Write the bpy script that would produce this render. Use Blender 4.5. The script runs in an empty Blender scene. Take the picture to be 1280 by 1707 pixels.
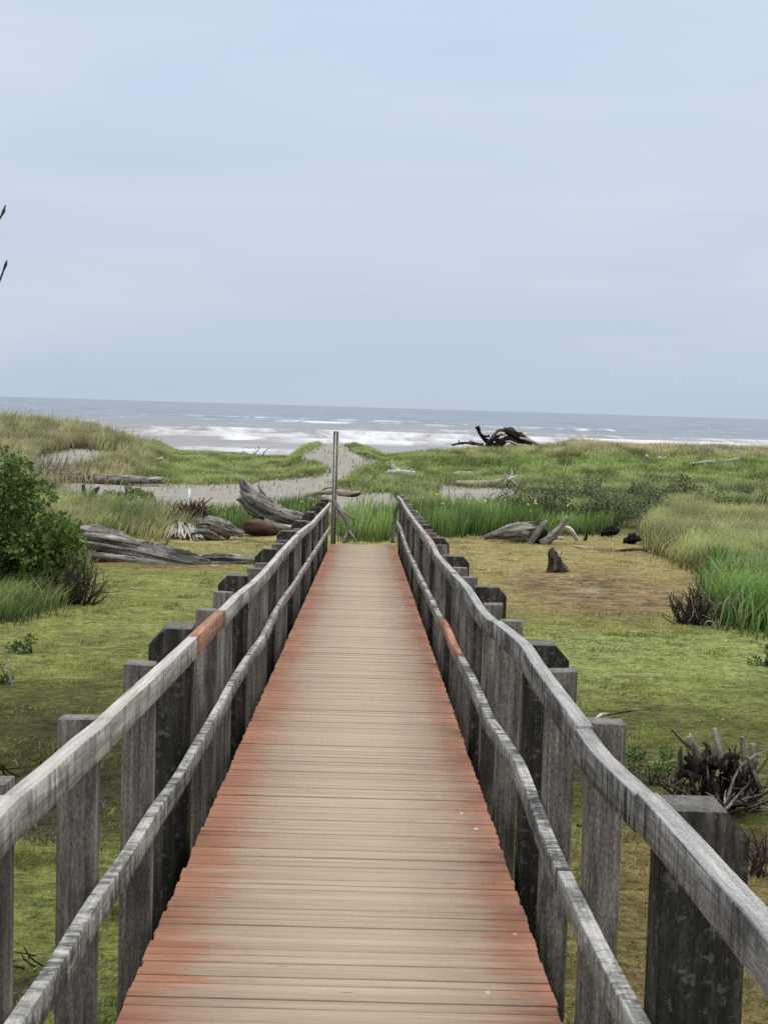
import bpy, math, random
import numpy as np
from mathutils import Matrix, Vector

rng = np.random.default_rng(7)
random.seed(7)
sc = bpy.context.scene
COL = sc.collection

# ------------------------------------------------------------------ camera
F, W, H = 2500.0, 1280.0, 1707.0
CZ = 3.5                                   # camera height above the marsh
def cray(px, py): return np.array([px - W / 2, H / 2 - py, -F])
_r1, _r2 = cray(0, 660), cray(1280, 698)   # the sea horizon (camera is slightly rolled)
_up = np.cross(_r2, _r1); _up /= np.linalg.norm(_up)
if _up[1] < 0: _up = -_up
_v = cray(610.7, 773.0)                    # where the walkway runs to
_Y = _v - _up * _v.dot(_up); _Y /= np.linalg.norm(_Y)
_X = np.cross(_Y, _up)
M = np.array([_X, _Y, _up])
def ray(px, py): return M @ cray(px, py)
def P(px, py, y):
    r = ray(px, py); q = r * (y / r[1]); q[2] += CZ
    return q
def proj(p):
    c = (np.asarray(p, float) - np.array([0, 0, CZ])) @ M
    d = np.maximum(-c[..., 2], 1e-3)
    return W / 2 + c[..., 0] / d * F, H / 2 - c[..., 1] / d * F
cam_data = bpy.data.cameras.new("camera")
cam = bpy.data.objects.new("camera", cam_data); COL.objects.link(cam)
m4 = Matrix([[*M[0], 0], [*M[1], 0], [*M[2], CZ], [0, 0, 0, 1]])
cam.matrix_world = m4
cam_data.sensor_fit = 'VERTICAL'; cam_data.sensor_height = 36.0
cam_data.lens = F / H * 36.0
cam_data.clip_start = 0.05; cam_data.clip_end = 40000
sc.camera = cam

# ------------------------------------------------------------------ helpers
def tag(o, label=None, cat=None, group=None, kind=None):
    if label: o['label'] = label
    if cat: o['category'] = cat
    if group: o['group'] = group
    if kind: o['kind'] = kind
    return o
def thing(name, loc, label, cat, group=None):
    o = bpy.data.objects.new(name, None); COL.objects.link(o)
    o.location = Vector([float(v) for v in loc]); o.empty_display_size = 0.2
    return tag(o, label, cat, group)
def link_mesh(name, V, faces, mat, parent=None, gco=None, col=None, smooth=False, origin=None, tip=None):
    V = np.asarray(V, float)
    org = np.zeros(3)
    if parent is not None:
        q = parent
        while q is not None:
            org = org + np.array(q.location); q = q.parent
    loc = np.zeros(3)
    if origin is not None: loc = np.asarray(origin, float) - org
    me = bpy.data.meshes.new(name)
    n = len(V)
    me.vertices.add(n)
    me.vertices.foreach_set("co", (V - org - loc).astype(np.float32).ravel())
    if isinstance(faces, tuple):           # (flat loop indices, loop starts)
        li, ls = faces
    else:
        cnt = np.array([len(f) for f in faces]); ls = np.concatenate([[0], np.cumsum(cnt)[:-1]])
        li = np.concatenate([np.asarray(f) for f in faces])
    me.loops.add(len(li)); me.loops.foreach_set("vertex_index", np.asarray(li, np.int32))
    me.polygons.add(len(ls)); me.polygons.foreach_set("loop_start", np.asarray(ls, np.int32))
    if smooth: me.polygons.foreach_set("use_smooth", np.ones(len(ls), bool))
    if gco is not None:
        a = me.attributes.new("gco", 'FLOAT_VECTOR', 'POINT'); a.data.foreach_set("vector", np.asarray(gco, np.float32).ravel())
    if col is not None:
        c = np.ones((n, 4), np.float32); c[:, :3] = col
        a = me.attributes.new("Col", 'FLOAT_COLOR', 'POINT'); a.data.foreach_set("color", c.ravel())
    if tip is not None:
        a = me.attributes.new("foam", 'FLOAT', 'POINT'); a.data.foreach_set("value", np.asarray(tip, np.float32))
    me.update(calc_edges=True); me.validate()
    me.materials.append(mat)
    o = bpy.data.objects.new(name, me); COL.objects.link(o)
    o.location = Vector([float(v) for v in loc])
    if parent is not None: o.parent = parent
    return o

def sstep(a, b, x):
    t = np.clip((x - a) / (b - a), 0, 1); return t * t * (3 - 2 * t)
def _hash(ix, iy, s):
    h = (ix.astype(np.int64) * 374761393 + iy.astype(np.int64) * 668265263 + s * 982451653) & 0x7fffffff
    h = ((h ^ (h >> 13)) * 1274126177) & 0x7fffffff
    h = h ^ (h >> 16)
    return (h & 0xffff) / 65535.0
def vnoise(x, y, s=0):
    x = np.asarray(x, float); y = np.asarray(y, float)
    ix, iy = np.floor(x), np.floor(y); fx, fy = x - ix, y - iy
    fx = fx * fx * (3 - 2 * fx); fy = fy * fy * (3 - 2 * fy)
    a, b = _hash(ix, iy, s), _hash(ix + 1, iy, s); c, d = _hash(ix, iy + 1, s), _hash(ix + 1, iy + 1, s)
    return (a * (1 - fx) + b * fx) * (1 - fy) + (c * (1 - fx) + d * fx) * fy
def fbm(x, y, s=0, o=4):
    t = 0; a = .5; n = 0
    for k in range(o):
        t = t + a * vnoise(x * 2 ** k, y * 2 ** k, s + k * 17); n += a; a *= .5
    return t / n
def inpoly(px, py, poly):
    px = np.asarray(px); py = np.asarray(py); r = np.zeros(px.shape, bool)
    n = len(poly)
    for i in range(n):
        x1, y1 = poly[i]; x2, y2 = poly[(i + 1) % n]
        if y1 == y2: continue
        c = ((y1 > py) != (y2 > py)) & (px < (x2 - x1) * (py - y1) / (y2 - y1) + x1)
        r ^= c
    return r

# ------------------------------------------------------------------ materials
def new_mat(name):
    m = bpy.data.materials.new(name); m.use_nodes = True
    nt = m.node_tree; b = nt.nodes["Principled BSDF"]
    return m, nt, b
def N(nt, t, **kw):
    n = nt.nodes.new(t)
    for k, v in kw.items():
        if k in n.inputs: n.inputs[k].default_value = v
        else: setattr(n, k, v)
    return n
def ramp(nt, fac, stops):
    r = nt.nodes.new("ShaderNodeValToRGB"); e = r.color_ramp.elements
    while len(e) < len(stops): e.new(0.5)
    for el, (p, c) in zip(e, stops):
        el.position = p; el.color = (*c, 1) if len(c) == 3 else c
    nt.links.new(fac, r.inputs[0]); return r.outputs[0]
def scaled(nt, vec, s):
    n = N(nt, "ShaderNodeVectorMath", operation='MULTIPLY'); nt.links.new(vec, n.inputs[0]); n.inputs[1].default_value = s
    return n.outputs[0]
def noise(nt, vec, scale=1, detail=4, rough=.55, dist=0):
    n = N(nt, "ShaderNodeTexNoise"); n.inputs["Scale"].default_value = scale; n.inputs["Detail"].default_value = detail
    n.inputs["Roughness"].default_value = rough; n.inputs["Distortion"].default_value = dist
    nt.links.new(vec, n.inputs["Vector"]); return n.outputs["Fac"]
def mixc(nt, fac, a, b, mode='MIX'):
    n = nt.nodes.new("ShaderNodeMix"); n.data_type = 'RGBA'; n.blend_type = mode
    for i, v in ((0, fac), (6, a), (7, b)):
        if isinstance(v, (int, float)): n.inputs[i].default_value = v
        elif isinstance(v, tuple): n.inputs[i].default_value = (*v, 1)
        else: nt.links.new(v, n.inputs[i])
    return n.outputs[2]
def math_(nt, op, a, b=None, c=None):
    n = N(nt, "ShaderNodeMath", operation=op)
    for i, v in enumerate((a, b, c)):
        if v is None: continue
        if isinstance(v, (int, float)): n.inputs[i].default_value = v
        else: nt.links.new(v, n.inputs[i])
    return n.outputs[0]
BW = [(0, (0, 0, 0)), (1, (1, 1, 1))]
def bump(nt, b, h, strength, dist):
    n = N(nt, "ShaderNodeBump"); n.inputs["Strength"].default_value = strength; n.inputs["Distance"].default_value = dist
    nt.links.new(h, n.inputs["Height"]); nt.links.new(n.outputs[0], b.inputs["Normal"])

def wood(name, dark, mid, light, stain=(.03, .03, .028), stain_amt=.5, runs=0.0, grain=70, lichen=None, lich_amt=0., crack=.5, top_runs=.15, speck=.35, bump_d=.004, crack_s=34, lit_bleach=None, lit_bleach_amt=0., top_stain=.35):
    """weathered timber: grain runs along gco.x"""
    m, nt, b = new_mat(name)
    at = N(nt, "ShaderNodeAttribute", attribute_name="gco"); v = at.outputs["Vector"]
    g1 = noise(nt, scaled(nt, v, (2.2, grain, grain)), 1, 5, .6, .4)
    g2 = noise(nt, scaled(nt, v, (.9, 9, 9)), 1, 4, .6)
    c = ramp(nt, g1, [(.28, dark), (.5, mid), (.72, light)])
    c2 = ramp(nt, g2, [(.3, (.55, .55, .55)), (.6, (1.15, 1.13, 1.1))])
    c = mixc(nt, 1.0, c, c2, 'MULTIPLY')
    if lit_bleach:  # tops paler: weather bleaching plus light from above put into the colour
        g_ = N(nt, "ShaderNodeNewGeometry"); s_ = N(nt, "ShaderNodeSeparateXYZ"); nt.links.new(g_.outputs["True Normal"], s_.inputs[0])
        up_ = ramp(nt, s_.outputs[2], [(.45, (0, 0, 0)), (.85, (1, 1, 1))])
        c = mixc(nt, math_(nt, 'MULTIPLY', up_, lit_bleach_amt), c, mixc(nt, 1.0, ramp(nt, g1, [(.3, (.7, .7, .7)), (.7, (1.15, 1.15, 1.15))]), lit_bleach, 'MULTIPLY'))
    st = noise(nt, scaled(nt, v, (1.6, 5, 5)), 1.3, 6, .68, .3)
    sf = ramp(nt, st, [(.5, (0, 0, 0)), (.66, (1, 1, 1))])
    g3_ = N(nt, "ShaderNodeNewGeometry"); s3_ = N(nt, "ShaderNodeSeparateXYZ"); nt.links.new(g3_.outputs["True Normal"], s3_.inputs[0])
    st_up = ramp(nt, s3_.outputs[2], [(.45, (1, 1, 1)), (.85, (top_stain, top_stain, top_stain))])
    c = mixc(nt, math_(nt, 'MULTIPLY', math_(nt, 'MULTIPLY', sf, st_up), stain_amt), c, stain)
    if runs:
        rn = noise(nt, scaled(nt, v, (17, 5, 3.2)), 1, 6, .72, .5)
        big = noise(nt, scaled(nt, v, (1.7, 6, 6)), 1, 3, .6)
        rf = ramp(nt, math_(nt, 'MULTIPLY', rn, math_(nt, 'ADD', big, .5)), [(.44, (0, 0, 0)), (.62, (1, 1, 1))])
        geo = N(nt, "ShaderNodeNewGeometry"); sz = N(nt, "ShaderNodeSeparateXYZ"); nt.links.new(geo.outputs["True Normal"], sz.inputs[0])
        upf = ramp(nt, sz.outputs[2], [(.35, (1, 1, 1)), (.8, (top_runs, top_runs, top_runs))])
        c = mixc(nt, math_(nt, 'MULTIPLY', math_(nt, 'MULTIPLY', rf, runs), upf), c, stain)  # mostly on sides: water runs, deepened to paint in the side shade
    sp = noise(nt, scaled(nt, v, (60, 150, 150)), 1, 3, .6)
    c = mixc(nt, speck, c, ramp(nt, sp, [(.3, (.35, .35, .35)), (.7, (1.5, 1.5, 1.5))]), 'MULTIPLY')
    if lichen:
        ln = noise(nt, v, 26, 6, .7)
        lf = ramp(nt, ln, [(.56, (0, 0, 0)), (.62, (1, 1, 1))])
        c = mixc(nt, math_(nt, 'MULTIPLY', lf, lich_amt), c, lichen)
    cr = noise(nt, scaled(nt, v, (1.1, crack_s, crack_s)), 1, 2, .5, .2)
    cf = ramp(nt, cr, [(.26, (1, 1, 1)), (.33, (0, 0, 0))])
    c = mixc(nt, math_(nt, 'MULTIPLY', cf, crack), c, (.018, .016, .014))
    nt.links.new(c, b.inputs["Base Color"]); b.inputs["Roughness"].default_value = .85
    b.inputs["Specular IOR Level"].default_value = .10
    h = math_(nt, 'SUBTRACT', g1, math_(nt, 'MULTIPLY', cf, 1.5))
    bump(nt, b, h, .7, bump_d)
    return m

def veg_mat(name, trans=.3, rough=.6):
    m, nt, b = new_mat(name)
    at = N(nt, "ShaderNodeAttribute", attribute_name="Col")
    nt.links.new(at.outputs["Color"], b.inputs["Base Color"]); b.inputs["Roughness"].default_value = rough
    b.inputs["Specular IOR Level"].default_value = .2
    t = N(nt, "ShaderNodeBsdfTranslucent"); nt.links.new(at.outputs["Color"], t.inputs["Color"])
    mx = N(nt, "ShaderNodeMixShader"); mx.inputs[0].default_value = trans
    nt.links.new(b.outputs[0], mx.inputs[1]); nt.links.new(t.outputs[0], mx.inputs[2])
    nt.links.new(mx.outputs[0], nt.nodes["Material Output"].inputs["Surface"])
    return m
def plain(name, c, rough=.6, metal=0.):
    m, nt, b = new_mat(name)
    g = N(nt, "ShaderNodeNewGeometry")
    n = noise(nt, g.outputs["Position"], 22, 5, .6)
    cc = ramp(nt, n, [(.3, tuple(.7 * k for k in c)), (.7, tuple(min(1, 1.15 * k) for k in c))])
    nt.links.new(cc, b.inputs["Base Color"]); b.inputs["Roughness"].default_value = rough; b.inputs["Metallic"].default_value = metal
    return m

MAT = dict(
    rail=wood('weathered_rail', (.20, .178, .155), (.33, .30, .268), (.47, .44, .40), (.045, .041, .037), .4, .75, 60, top_runs=.08, lit_bleach=(.43, .41, .38), lit_bleach_amt=.55),
    railr=wood('mildewed_shaded_rail', (.12, .112, .102), (.215, .203, .19), (.35, .335, .315), (.026, .025, .024), .8, 1.0, 60, top_runs=.1, speck=.5, lit_bleach=(.345, .335, .32), lit_bleach_amt=.65),  # darker right-hand copy: mildew stains plus side shade put into the colour
    lowrail=wood('mossy_rail', (.13, .12, .105), (.24, .222, .195), (.40, .38, .345), (.030, .030, .027), .75, .85, 60, lichen=(.48, .48, .44), lich_amt=.4, top_runs=1.0, lit_bleach=(.44, .43, .40), lit_bleach_amt=.6, top_stain=1.0),
    post=wood('post_timber', (.045, .038, .032), (.105, .09, .076), (.19, .166, .143), (.022, .020, .018), .75, 0, 55, crack=.7, speck=.75, lit_bleach=(.22, .21, .19), lit_bleach_amt=.6),
    pile=wood('dark_pile', (.009, .008, .0065), (.023, .020, .0165), (.07, .061, .051), (.005, .005, .0045), .5, 0, 24, lichen=(.15, .145, .12), lich_amt=.3, crack=.8, speck=.75, lit_bleach=(.16, .152, .135), lit_bleach_amt=.7, crack_s=22),
    redrail=wood('red_stained_rail', (.19, .095, .062), (.285, .145, .095), (.37, .22, .16), (.13, .08, .06), .45, .5, 60, crack=.3, speck=.5),
    pinkrail=wood('faded_red_rail', (.21, .165, .145), (.31, .24, .21), (.42, .35, .315), (.10, .085, .075), .4, .4, 60, crack=.2),
    drift=wood('grey_driftwood', (.05, .044, .038), (.225, .205, .18), (.47, .445, .40), (.018, .016, .014), .75, 0, 11, crack=1., speck=.5, bump_d=.03, crack_s=11),
    pale=wood('bleached_driftwood', (.20, .185, .16), (.42, .395, .345), (.66, .63, .57), (.06, .053, .046), .45, 0, 12, crack=.8, bump_d=.02, crack_s=12),
    brown=wood('brown_driftwood', (.02, .015, .012), (.062, .046, .035), (.17, .14, .112), (.010, .008, .007), .55, 0, 11, crack=.9, speck=.6, bump_d=.03, crack_s=11),
    redlog=wood('red_brown_log', (.03, .017, .012), (.07, .036, .026), (.13, .08, .056), (.014, .010, .009), .5, 0, 12, crack=.8, crack_s=12),
    black=wood('charred_wood', (.006, .0055, .005), (.014, .0125, .011), (.045, .04, .036), (.004, .004, .004), .5, 0, 14, crack=.6, crack_s=14),
    tan=wood('tan_driftwood', (.12, .095, .065), (.27, .225, .165), (.45, .39, .31), (.05, .04, .03), .45, 0, 12, crack=.8, crack_s=12),
    under=wood('understructure', (.05, .046, .04), (.085, .078, .068), (.12, .11, .098), (.03, .028, .025), .5, 0, 40),
    veg=veg_mat('grass_blades', .3), leaf=veg_mat('shrub_leaves', .25, .5),
    white=plain('white_plastic', (.7, .7, .72), .5), steel=plain('galvanised_steel', (.42, .42, .42), .45, .6),
    flower=plain('yellow_petals', (.75, .62, .06), .6),
)

# deck boards: red stain worn back to bare tan wood in the middle
def deck_mat():
    m, nt, b = new_mat('worn_red_deck')
    at = N(nt, "ShaderNodeAttribute", attribute_name="gco"); v = at.outputs["Vector"]      # x across the deck, y along it, z board id
    ac = N(nt, "ShaderNodeAttribute", attribute_name="Col")
    sep = N(nt, "ShaderNodeSeparateXYZ"); nt.links.new(v, sep.inputs[0])
    sc_ = N(nt, "ShaderNodeSeparateColor"); nt.links.new(ac.outputs["Color"], sc_.inputs[0])
    x = sep.outputs[0]
    ax = math_(nt, 'ABSOLUTE', math_(nt, 'ADD', x, 0.01))
    n1 = noise(nt, scaled(nt, v, (2.0, .8, 7.3)), 1, 3, .6)
    n2 = noise(nt, scaled(nt, v, (7, 48, 3.1)), 1, 5, .65)
    n3 = noise(nt, scaled(nt, v, (1.3, .35, 0)), 1, 3, .5)
    e = math_(nt, 'ADD', ax, math_(nt, 'MULTIPLY', math_(nt, 'SUBTRACT', n1, .5), .34))
    e = math_(nt, 'ADD', e, math_(nt, 'MULTIPLY', math_(nt, 'SUBTRACT', n3, .5), .25))
    e = math_(nt, 'ADD', e, math_(nt, 'MULTIPLY', math_(nt, 'SUBTRACT', sc_.outputs[0], .5), .08))
    e = math_(nt, 'ADD', e, math_(nt, 'MULTIPLY', math_(nt, 'SUBTRACT', n2, .5), .62))
    f = ramp(nt, e, [(.38, (0, 0, 0)), (.50, (.25, .25, .25)), (.57, (.65, .65, .65)), (.66, (1, 1, 1))])
    g = noise(nt, scaled(nt, v, (2.2, 75, 5.7)), 1, 5, .62, .4)
    tan = ramp(nt, g, [(.25, (.235, .172, .115)), (.5, (.315, .24, .168)), (.75, (.37, .295, .218))])
    red = ramp(nt, g, [(.25, (.225, .092, .048)), (.5, (.30, .133, .075)), (.75, (.36, .18, .11))])
    c = mixc(nt, f, tan, red)
    br = ramp(nt, sc_.outputs[1], [(0, (.88, .87, .86)), (1, (1.06, 1.05, 1.04))])
    c = mixc(nt, 1.0, c, br, 'MULTIPLY')
    kn = N(nt, "ShaderNodeTexVoronoi"); kn.inputs["Scale"].default_value = 1
    nt.links.new(scaled(nt, v, (1.9, 16, 3.3)), kn.inputs["Vector"])
    kf = ramp(nt, kn.outputs["Distance"], [(.03, (1, 1, 1)), (.07, (0, 0, 0))])
    c = mixc(nt, math_(nt, 'MULTIPLY', kf, .75), c, (.05, .032, .022))
    wv = N(nt, "ShaderNodeTexVoronoi"); wv.inputs["Scale"].default_value = 1
    nt.links.new(scaled(nt, v, (5.5, 3.2, 0)), wv.inputs["Vector"])
    wf = ramp(nt, wv.outputs["Distance"], [(.055, (1, 1, 1)), (.075, (0, 0, 0))])
    side = ramp(nt, x, [(.42, (0, 0, 0)), (.5, (1, 1, 1))])
    wf = math_(nt, 'MULTIPLY', wf, side)
    c = mixc(nt, math_(nt, 'MULTIPLY', wf, .8), c, (.6, .57, .52))
    nt.links.new(c, b.inputs["Base Color"]); b.inputs["Roughness"].default_value = .8
    b.inputs["Specular IOR Level"].default_value = .3
    bump(nt, b, g, .5, .003)
    return m
MAT['deck'] = deck_mat()

# ------------------------------------------------------------------ ground shape
crest_px = [(-400, 684), (0, 683), (50, 689), (100, 693), (150, 699), (200, 711), (230, 725), (260, 738), (300, 748), (350, 748),
            (400, 753), (440, 757), (480, 756), (505, 747), (525, 741), (560, 742), (590, 743), (615, 750), (640, 752), (700, 748), (760, 745),
            (830, 744), (900, 741), (950, 735), (1000, 737), (1060, 741), (1150, 743), (1280, 744), (1700, 748)]
GH = lambda px: 27 if px < 260 else (12 if (px < 490 or px > 630) else 3)
CY = 80.0
_cu, _cz = [], []
for a, b_ in crest_px:
    r = ray(a, b_ + GH(a)); _cu.append(r[0] / r[1]); _cz.append(CZ + r[2] / r[1] * CY)
_cu, _cz = np.array(_cu), np.array(_cz)
MUD = [((-3.45, 13.3), 1.9, .9, .16), ((-2.6, 12.4), .9, .7, .10), ((3.9, 12.2), 1.5, .6, .14), ((-2.3, 8.6), .7, .5, .10), ((2.3, 14.6), 1.0, .8, .06)]
def ground(x, y):
    x = np.asarray(x, float); y = np.asarray(y, float)
    u = x / np.maximum(y, 1.0)
    cz = np.interp(u, _cu, _cz)
    s = sstep(56, 80, y)
    base = .10 * sstep(40, 58, y) + .05 * (fbm(x * .5, y * .5, 3) - .5) * 2 + .05 * (fbm(x * 2.1, y * 2.1, 9, 3) - .5)
    for (cx, cy), sx, sy, dp in MUD:
        base = base - dp * np.exp(-((x - cx) / sx) ** 2 - ((y - cy) / sy) ** 2)
    hum = (fbm(x * .22, y * .22, 21) - .5) * .55 * sstep(58, 70, y) * (1 - sstep(74, 80, y) * .8)
    z = base * (1 - s) + cz * s + hum
    t = sstep(80, 128, y)
    z = z * (1 - t) + (-2.5) * t - 6.0 * sstep(128, 400, y)
    return z
def gp(px, py):
    """point of the ground seen at a pixel of the photograph"""
    r = ray(px, py); ys = np.concatenate([np.arange(3, 60, .05), np.arange(60, 140, .05)])
    x = r[0] / r[1] * ys; z = CZ + r[2] / r[1] * ys
    d = z - ground(x, ys); i = np.argmax(d < 0)
    if not (d < 0).any(): i = int(np.argmin(np.abs(ys - 82)))
    return np.array([x[i], ys[i], ground(x[i], ys[i])])

# zones of the place, outlined once and used as patches of ground
Z_SAND = [[(88, 802), (270, 806), (395, 806), (440, 800), (530, 793), (543, 780), (500, 768), (488, 760), (510, 752), (540, 738), (562, 730), (582, 745), (612, 764),
           (604, 784), (575, 800), (560, 812), (600, 820), (655, 820), (668, 836), (664, 856), (560, 856), (430, 852), (330, 854), (250, 846), (170, 838), (90, 820)],
          [(50, 768), (90, 752), (135, 746), (190, 752), (228, 757), (175, 776), (120, 796), (60, 792)],
          [(725, 806), (800, 812), (880, 812), (872, 830), (845, 858), (770, 858), (725, 846)],
          [(1180, 822), (1280, 818), (1280, 830), (1200, 832)], [(612, 764), (640, 766), (626, 776), (606, 778)]]
Z_IRIS = [[(672, 862), (700, 860), (760, 860), (860, 864), (905, 866), (905, 893), (745, 896), (700, 884), (676, 870)],
          [(566, 880), (590, 872), (660, 870), (664, 893), (640, 905), (566, 905)],
          [(335, 864), (410, 860), (425, 872), (412, 884), (345, 882)], [(440, 850), (520, 846), (545, 850), (545, 862), (500, 866), (450, 852)],
          [(905, 862), (1000, 860), (1030, 878), (990, 893), (905, 893)]]
Z_TALL = [(1082, 868), (1110, 842), (1290, 838), (1500, 838), (1500, 1075), (1290, 1062), (1215, 1040), (1178, 1018), (1200, 968), (1130, 934), (1088, 918), (1078, 892)]
Z_LEFTG = [(-200, 838), (90, 836), (180, 846), (270, 858), (340, 868), (335, 880), (268, 905), (140, 890), (110, 925), (-200, 960)]
Z_BUSHG = [(-120, 935), (110, 935), (128, 960), (112, 1000), (60, 1015), (10, 1036), (-120, 1040)]
Z_BROWN = [(840, 960), (1000, 945), (1110, 975), (1160, 1005), (1090, 1032), (960, 1015), (850, 992)]
Z_RNEAR = [(930, 1400), (1110, 1385), (1300, 1395), (1500, 1450), (1500, 1900), (900, 1900)]
Z_RUST = [(135, 922), (270, 925), (430, 945), (430, 962), (280, 955), (150, 942)]
Z_TANL = [(260, 905), (420, 890), (470, 880), (470, 960), (420, 925), (330, 925)]

def zone_cols(x, y, z):
    px, py = proj(np.stack([x, y, z], -1))
    far = y > 2.5
    jx = (fbm(x * .55, y * .45, 31) - .5) * 2; jy = (fbm(x * .55 + 9, y * .45, 33) - .5) * 2
    k = 900.0 / np.maximum(y, 5)
    qx = px + jx * k * .5; qy = py + jy * k * .22
    return px, py, qx, qy, far
def blur_in(qx, qy, poly, soft):
    """soft membership from nine jittered look-ups"""
    t = 0
    for dx, dy in ((0, 0), (1, 0), (-1, 0), (0, .35), (0, -.35), (.7, .25), (-.7, .25), (.7, -.25), (-.7, -.25)):
        t = t + inpoly(qx + dx * soft, qy + dy * soft, poly)
    return t / 9.0

# ------------------------------------------------------------------ ground sheet
def axis(lo, hi, fine_lo, fine_hi, step, grow):
    a = list(np.arange(fine_lo, fine_hi, step)); s = step; v = fine_hi
    while v < hi: a.append(v); s *= grow; v += s
    a.append(hi); s = step; v = fine_lo; b = []
    while v > lo: s *= grow; v -= s; b.append(max(v, lo))
    return np.array(b[::-1] + a)
def make_ground():
    xs = axis(-900, 900, -9, 9, .11, 1.035)
    ys = np.concatenate([axis(-80, 5, 3, 5, .12, 1.08), np.arange(5.12, 24, .12), np.arange(24, 92, .2), axis(92, 420, 92, 100, .6, 1.08)[:]])
    ys = np.unique(np.round(ys, 4))
    X, Y = np.meshgrid(xs, ys)
    Zg = ground(X, Y)
    nx, ny = len(xs), len(ys)
    x, y, z = X.ravel(), Y.ravel(), Zg.ravel()
    px, py, qx, qy, far = zone_cols(x, y, z)
    n_a = fbm(x * .45, y * .45, 41)[:, None]; n_b = fbm(x * 1.6, y * 1.6, 43)[:, None]; n_c = fbm(x * 5, y * 5, 47, 3)[:, None]
    moss = np.array([.168, .182, .052]); dk = np.array([.062, .072, .016]); br = np.array([.120, .083, .033]); tan = np.array([.285, .225, .10])
    c = moss * np.ones((len(x), 1))
    def mix(c, t, k): k = np.clip(k, 0, 1); return c * (1 - k) + np.asarray(t) * k
    c = mix(c, dk, sstep(.50, .66, n_b) * .75)
    c = mix(c, br, sstep(.52, .68, n_a) * .6)
    c = mix(c, (.23, .215, .065), sstep(.5, .7, fbm(x * .3 + 5, y * .3, 51)[:, None]) * .7)
    side = (px > 640)
    # the far right flat is dry and tan, greener towards the walkway's middle
    k = (side & far) * sstep(1065, 985, qy); c = mix(c, tan, (k * .85)[:, None])
    k = (side & far) * sstep(1030, 1070, qy) * sstep(1170, 1110, qy); c = mix(c, (.222, .258, .085), (k * .85)[:, None])
    k = blur_in(qx, qy, Z_BROWN, 34); c = mix(c, np.array([.20, .132, .072]) * (.45 + .7 * n_b) * (.55 + .9 * sstep(.3, .6, n_c)), (k * .85)[:, None])
    k = blur_in(qx, qy, Z_RNEAR, 60); c = mix(c, np.array([.185, .115, .052]) * (.6 + .8 * n_b), (k * (.65 + .9 * sstep(.35, .6, n_a[:, 0])))[:, None])
    k = blur_in(qx, qy, Z_RUST, 14); c = mix(c, (.20, .115, .05), (k * .8)[:, None])
    k = (~side & far) * sstep(945, 905, qy); c = mix(c, (.30, .275, .115), (k * .8)[:, None])
    k = (~side & far) * sstep(1150, 1030, qy) * sstep(930, 960, qy); c = mix(c, (.235, .245, .08), (k * .65)[:, None])
    k = (~side & far) * sstep(1120, 1200, qy) * sstep(1420, 1340, qy); c = mix(c, np.array([.060, .052, .017]) * (.6 + .7 * n_b), (k * (.55 + .9 * sstep(.4, .6, n_a[:, 0])))[:, None])
    k = (side & far) * sstep(1150, 1230, qy) * sstep(1400, 1330, qy); c = mix(c, np.array([.085, .085, .022]), (k * .75)[:, None])
    # wet mud in the dips
    for (cx, cy), sx, sy, dp in MUD:
        k = np.exp(-((x - cx) / sx) ** 2 - ((y - cy) / sy) ** 2); c = mix(c, (.045, .036, .022), (sstep(.25, .75, k + (n_c[:, 0] - .5) * .5) * .9)[:, None])
    k = ((px > 950) & (px < 1015) & (py > 975) & (py < 998)) * 1.0
    k = blur_in(qx, qy, [(958, 980), (1000, 976), (1018, 986), (990, 997), (962, 992)], 8); c = mix(c, (.29, .24, .18), (k * .6)[:, None])
    # soil under the grass and dune zones
    back = sstep(898, 888, qy) * far * (y > 30)
    c = mix(c, np.array([.105, .105, .04]), (back)[:, None])
    dune = sstep(765, 752, qy) * far * (y > 45) * ((px > 700) | (px < 300)); c = mix(c, (.19, .165, .085), (dune * .8)[:, None])
    c = mix(c, (.085, .08, .03), blur_in(qx, qy, Z_TALL, 10)[:, None])
    sand = np.array([.25, .23, .20]) * (.88 + .24 * n_b)
    qx2, qy2 = px + (qx - px) * .8, py + (qy - py) * .9
    ks = np.zeros(len(x))
    for zz in Z_SAND: ks = np.maximum(ks, blur_in(qx2, qy2, zz, 7))
    ks = np.maximum(ks, sstep(84, 90, y))
    c = mix(c, sand, ks[:, None])
    i = np.arange(nx * ny).reshape(ny, nx)
    q = np.stack([i[:-1, :-1], i[:-1, 1:], i[1:, 1:], i[1:, :-1]], -1).reshape(-1)
    m, nt, b = new_mat('marsh_ground')
    at = N(nt, "ShaderNodeAttribute", attribute_name="Col")
    g = N(nt, "ShaderNodeNewGeometry"); pos = g.outputs["Position"]
    f1 = noise(nt, scaled(nt, pos, (1, 1.4, 1)), 9, 8, .68); f2 = noise(nt, pos, 45, 6, .7); f3 = noise(nt, scaled(nt, pos, (1, 1.6, 1)), 2.3, 5, .6)
    cc = mixc(nt, 1.0, at.outputs["Color"], ramp(nt, f1, [(.32, (.22, .20, .17)), (.48, (.85, .85, .85)), (.72, (1.5, 1.46, 1.2))]), 'MULTIPLY')
    cc = mixc(nt, 1.0, cc, ramp(nt, f2, [(.32, (.45, .45, .45)), (.68, (1.45, 1.45, 1.45))]), 'MULTIPLY')
    cc = mixc(nt, .8, cc, ramp(nt, f3, [(.32, (.42, .38, .34)), (.5, (.95, .95, .95)), (.68, (1.3, 1.3, 1.15))]), 'MULTIPLY')
    sm_ = N(nt, "ShaderNodeAttribute", attribute_name="foam")
    soft = mixc(nt, 1.0, at.outputs["Color"], ramp(nt, f3, [(.3, (.9, .9, .9)), (.7, (1.08, 1.08, 1.08))]), 'MULTIPLY')
    cc = mixc(nt, math_(nt, 'MULTIPLY', sm_.outputs["Fac"], .9), cc, soft)
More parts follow.
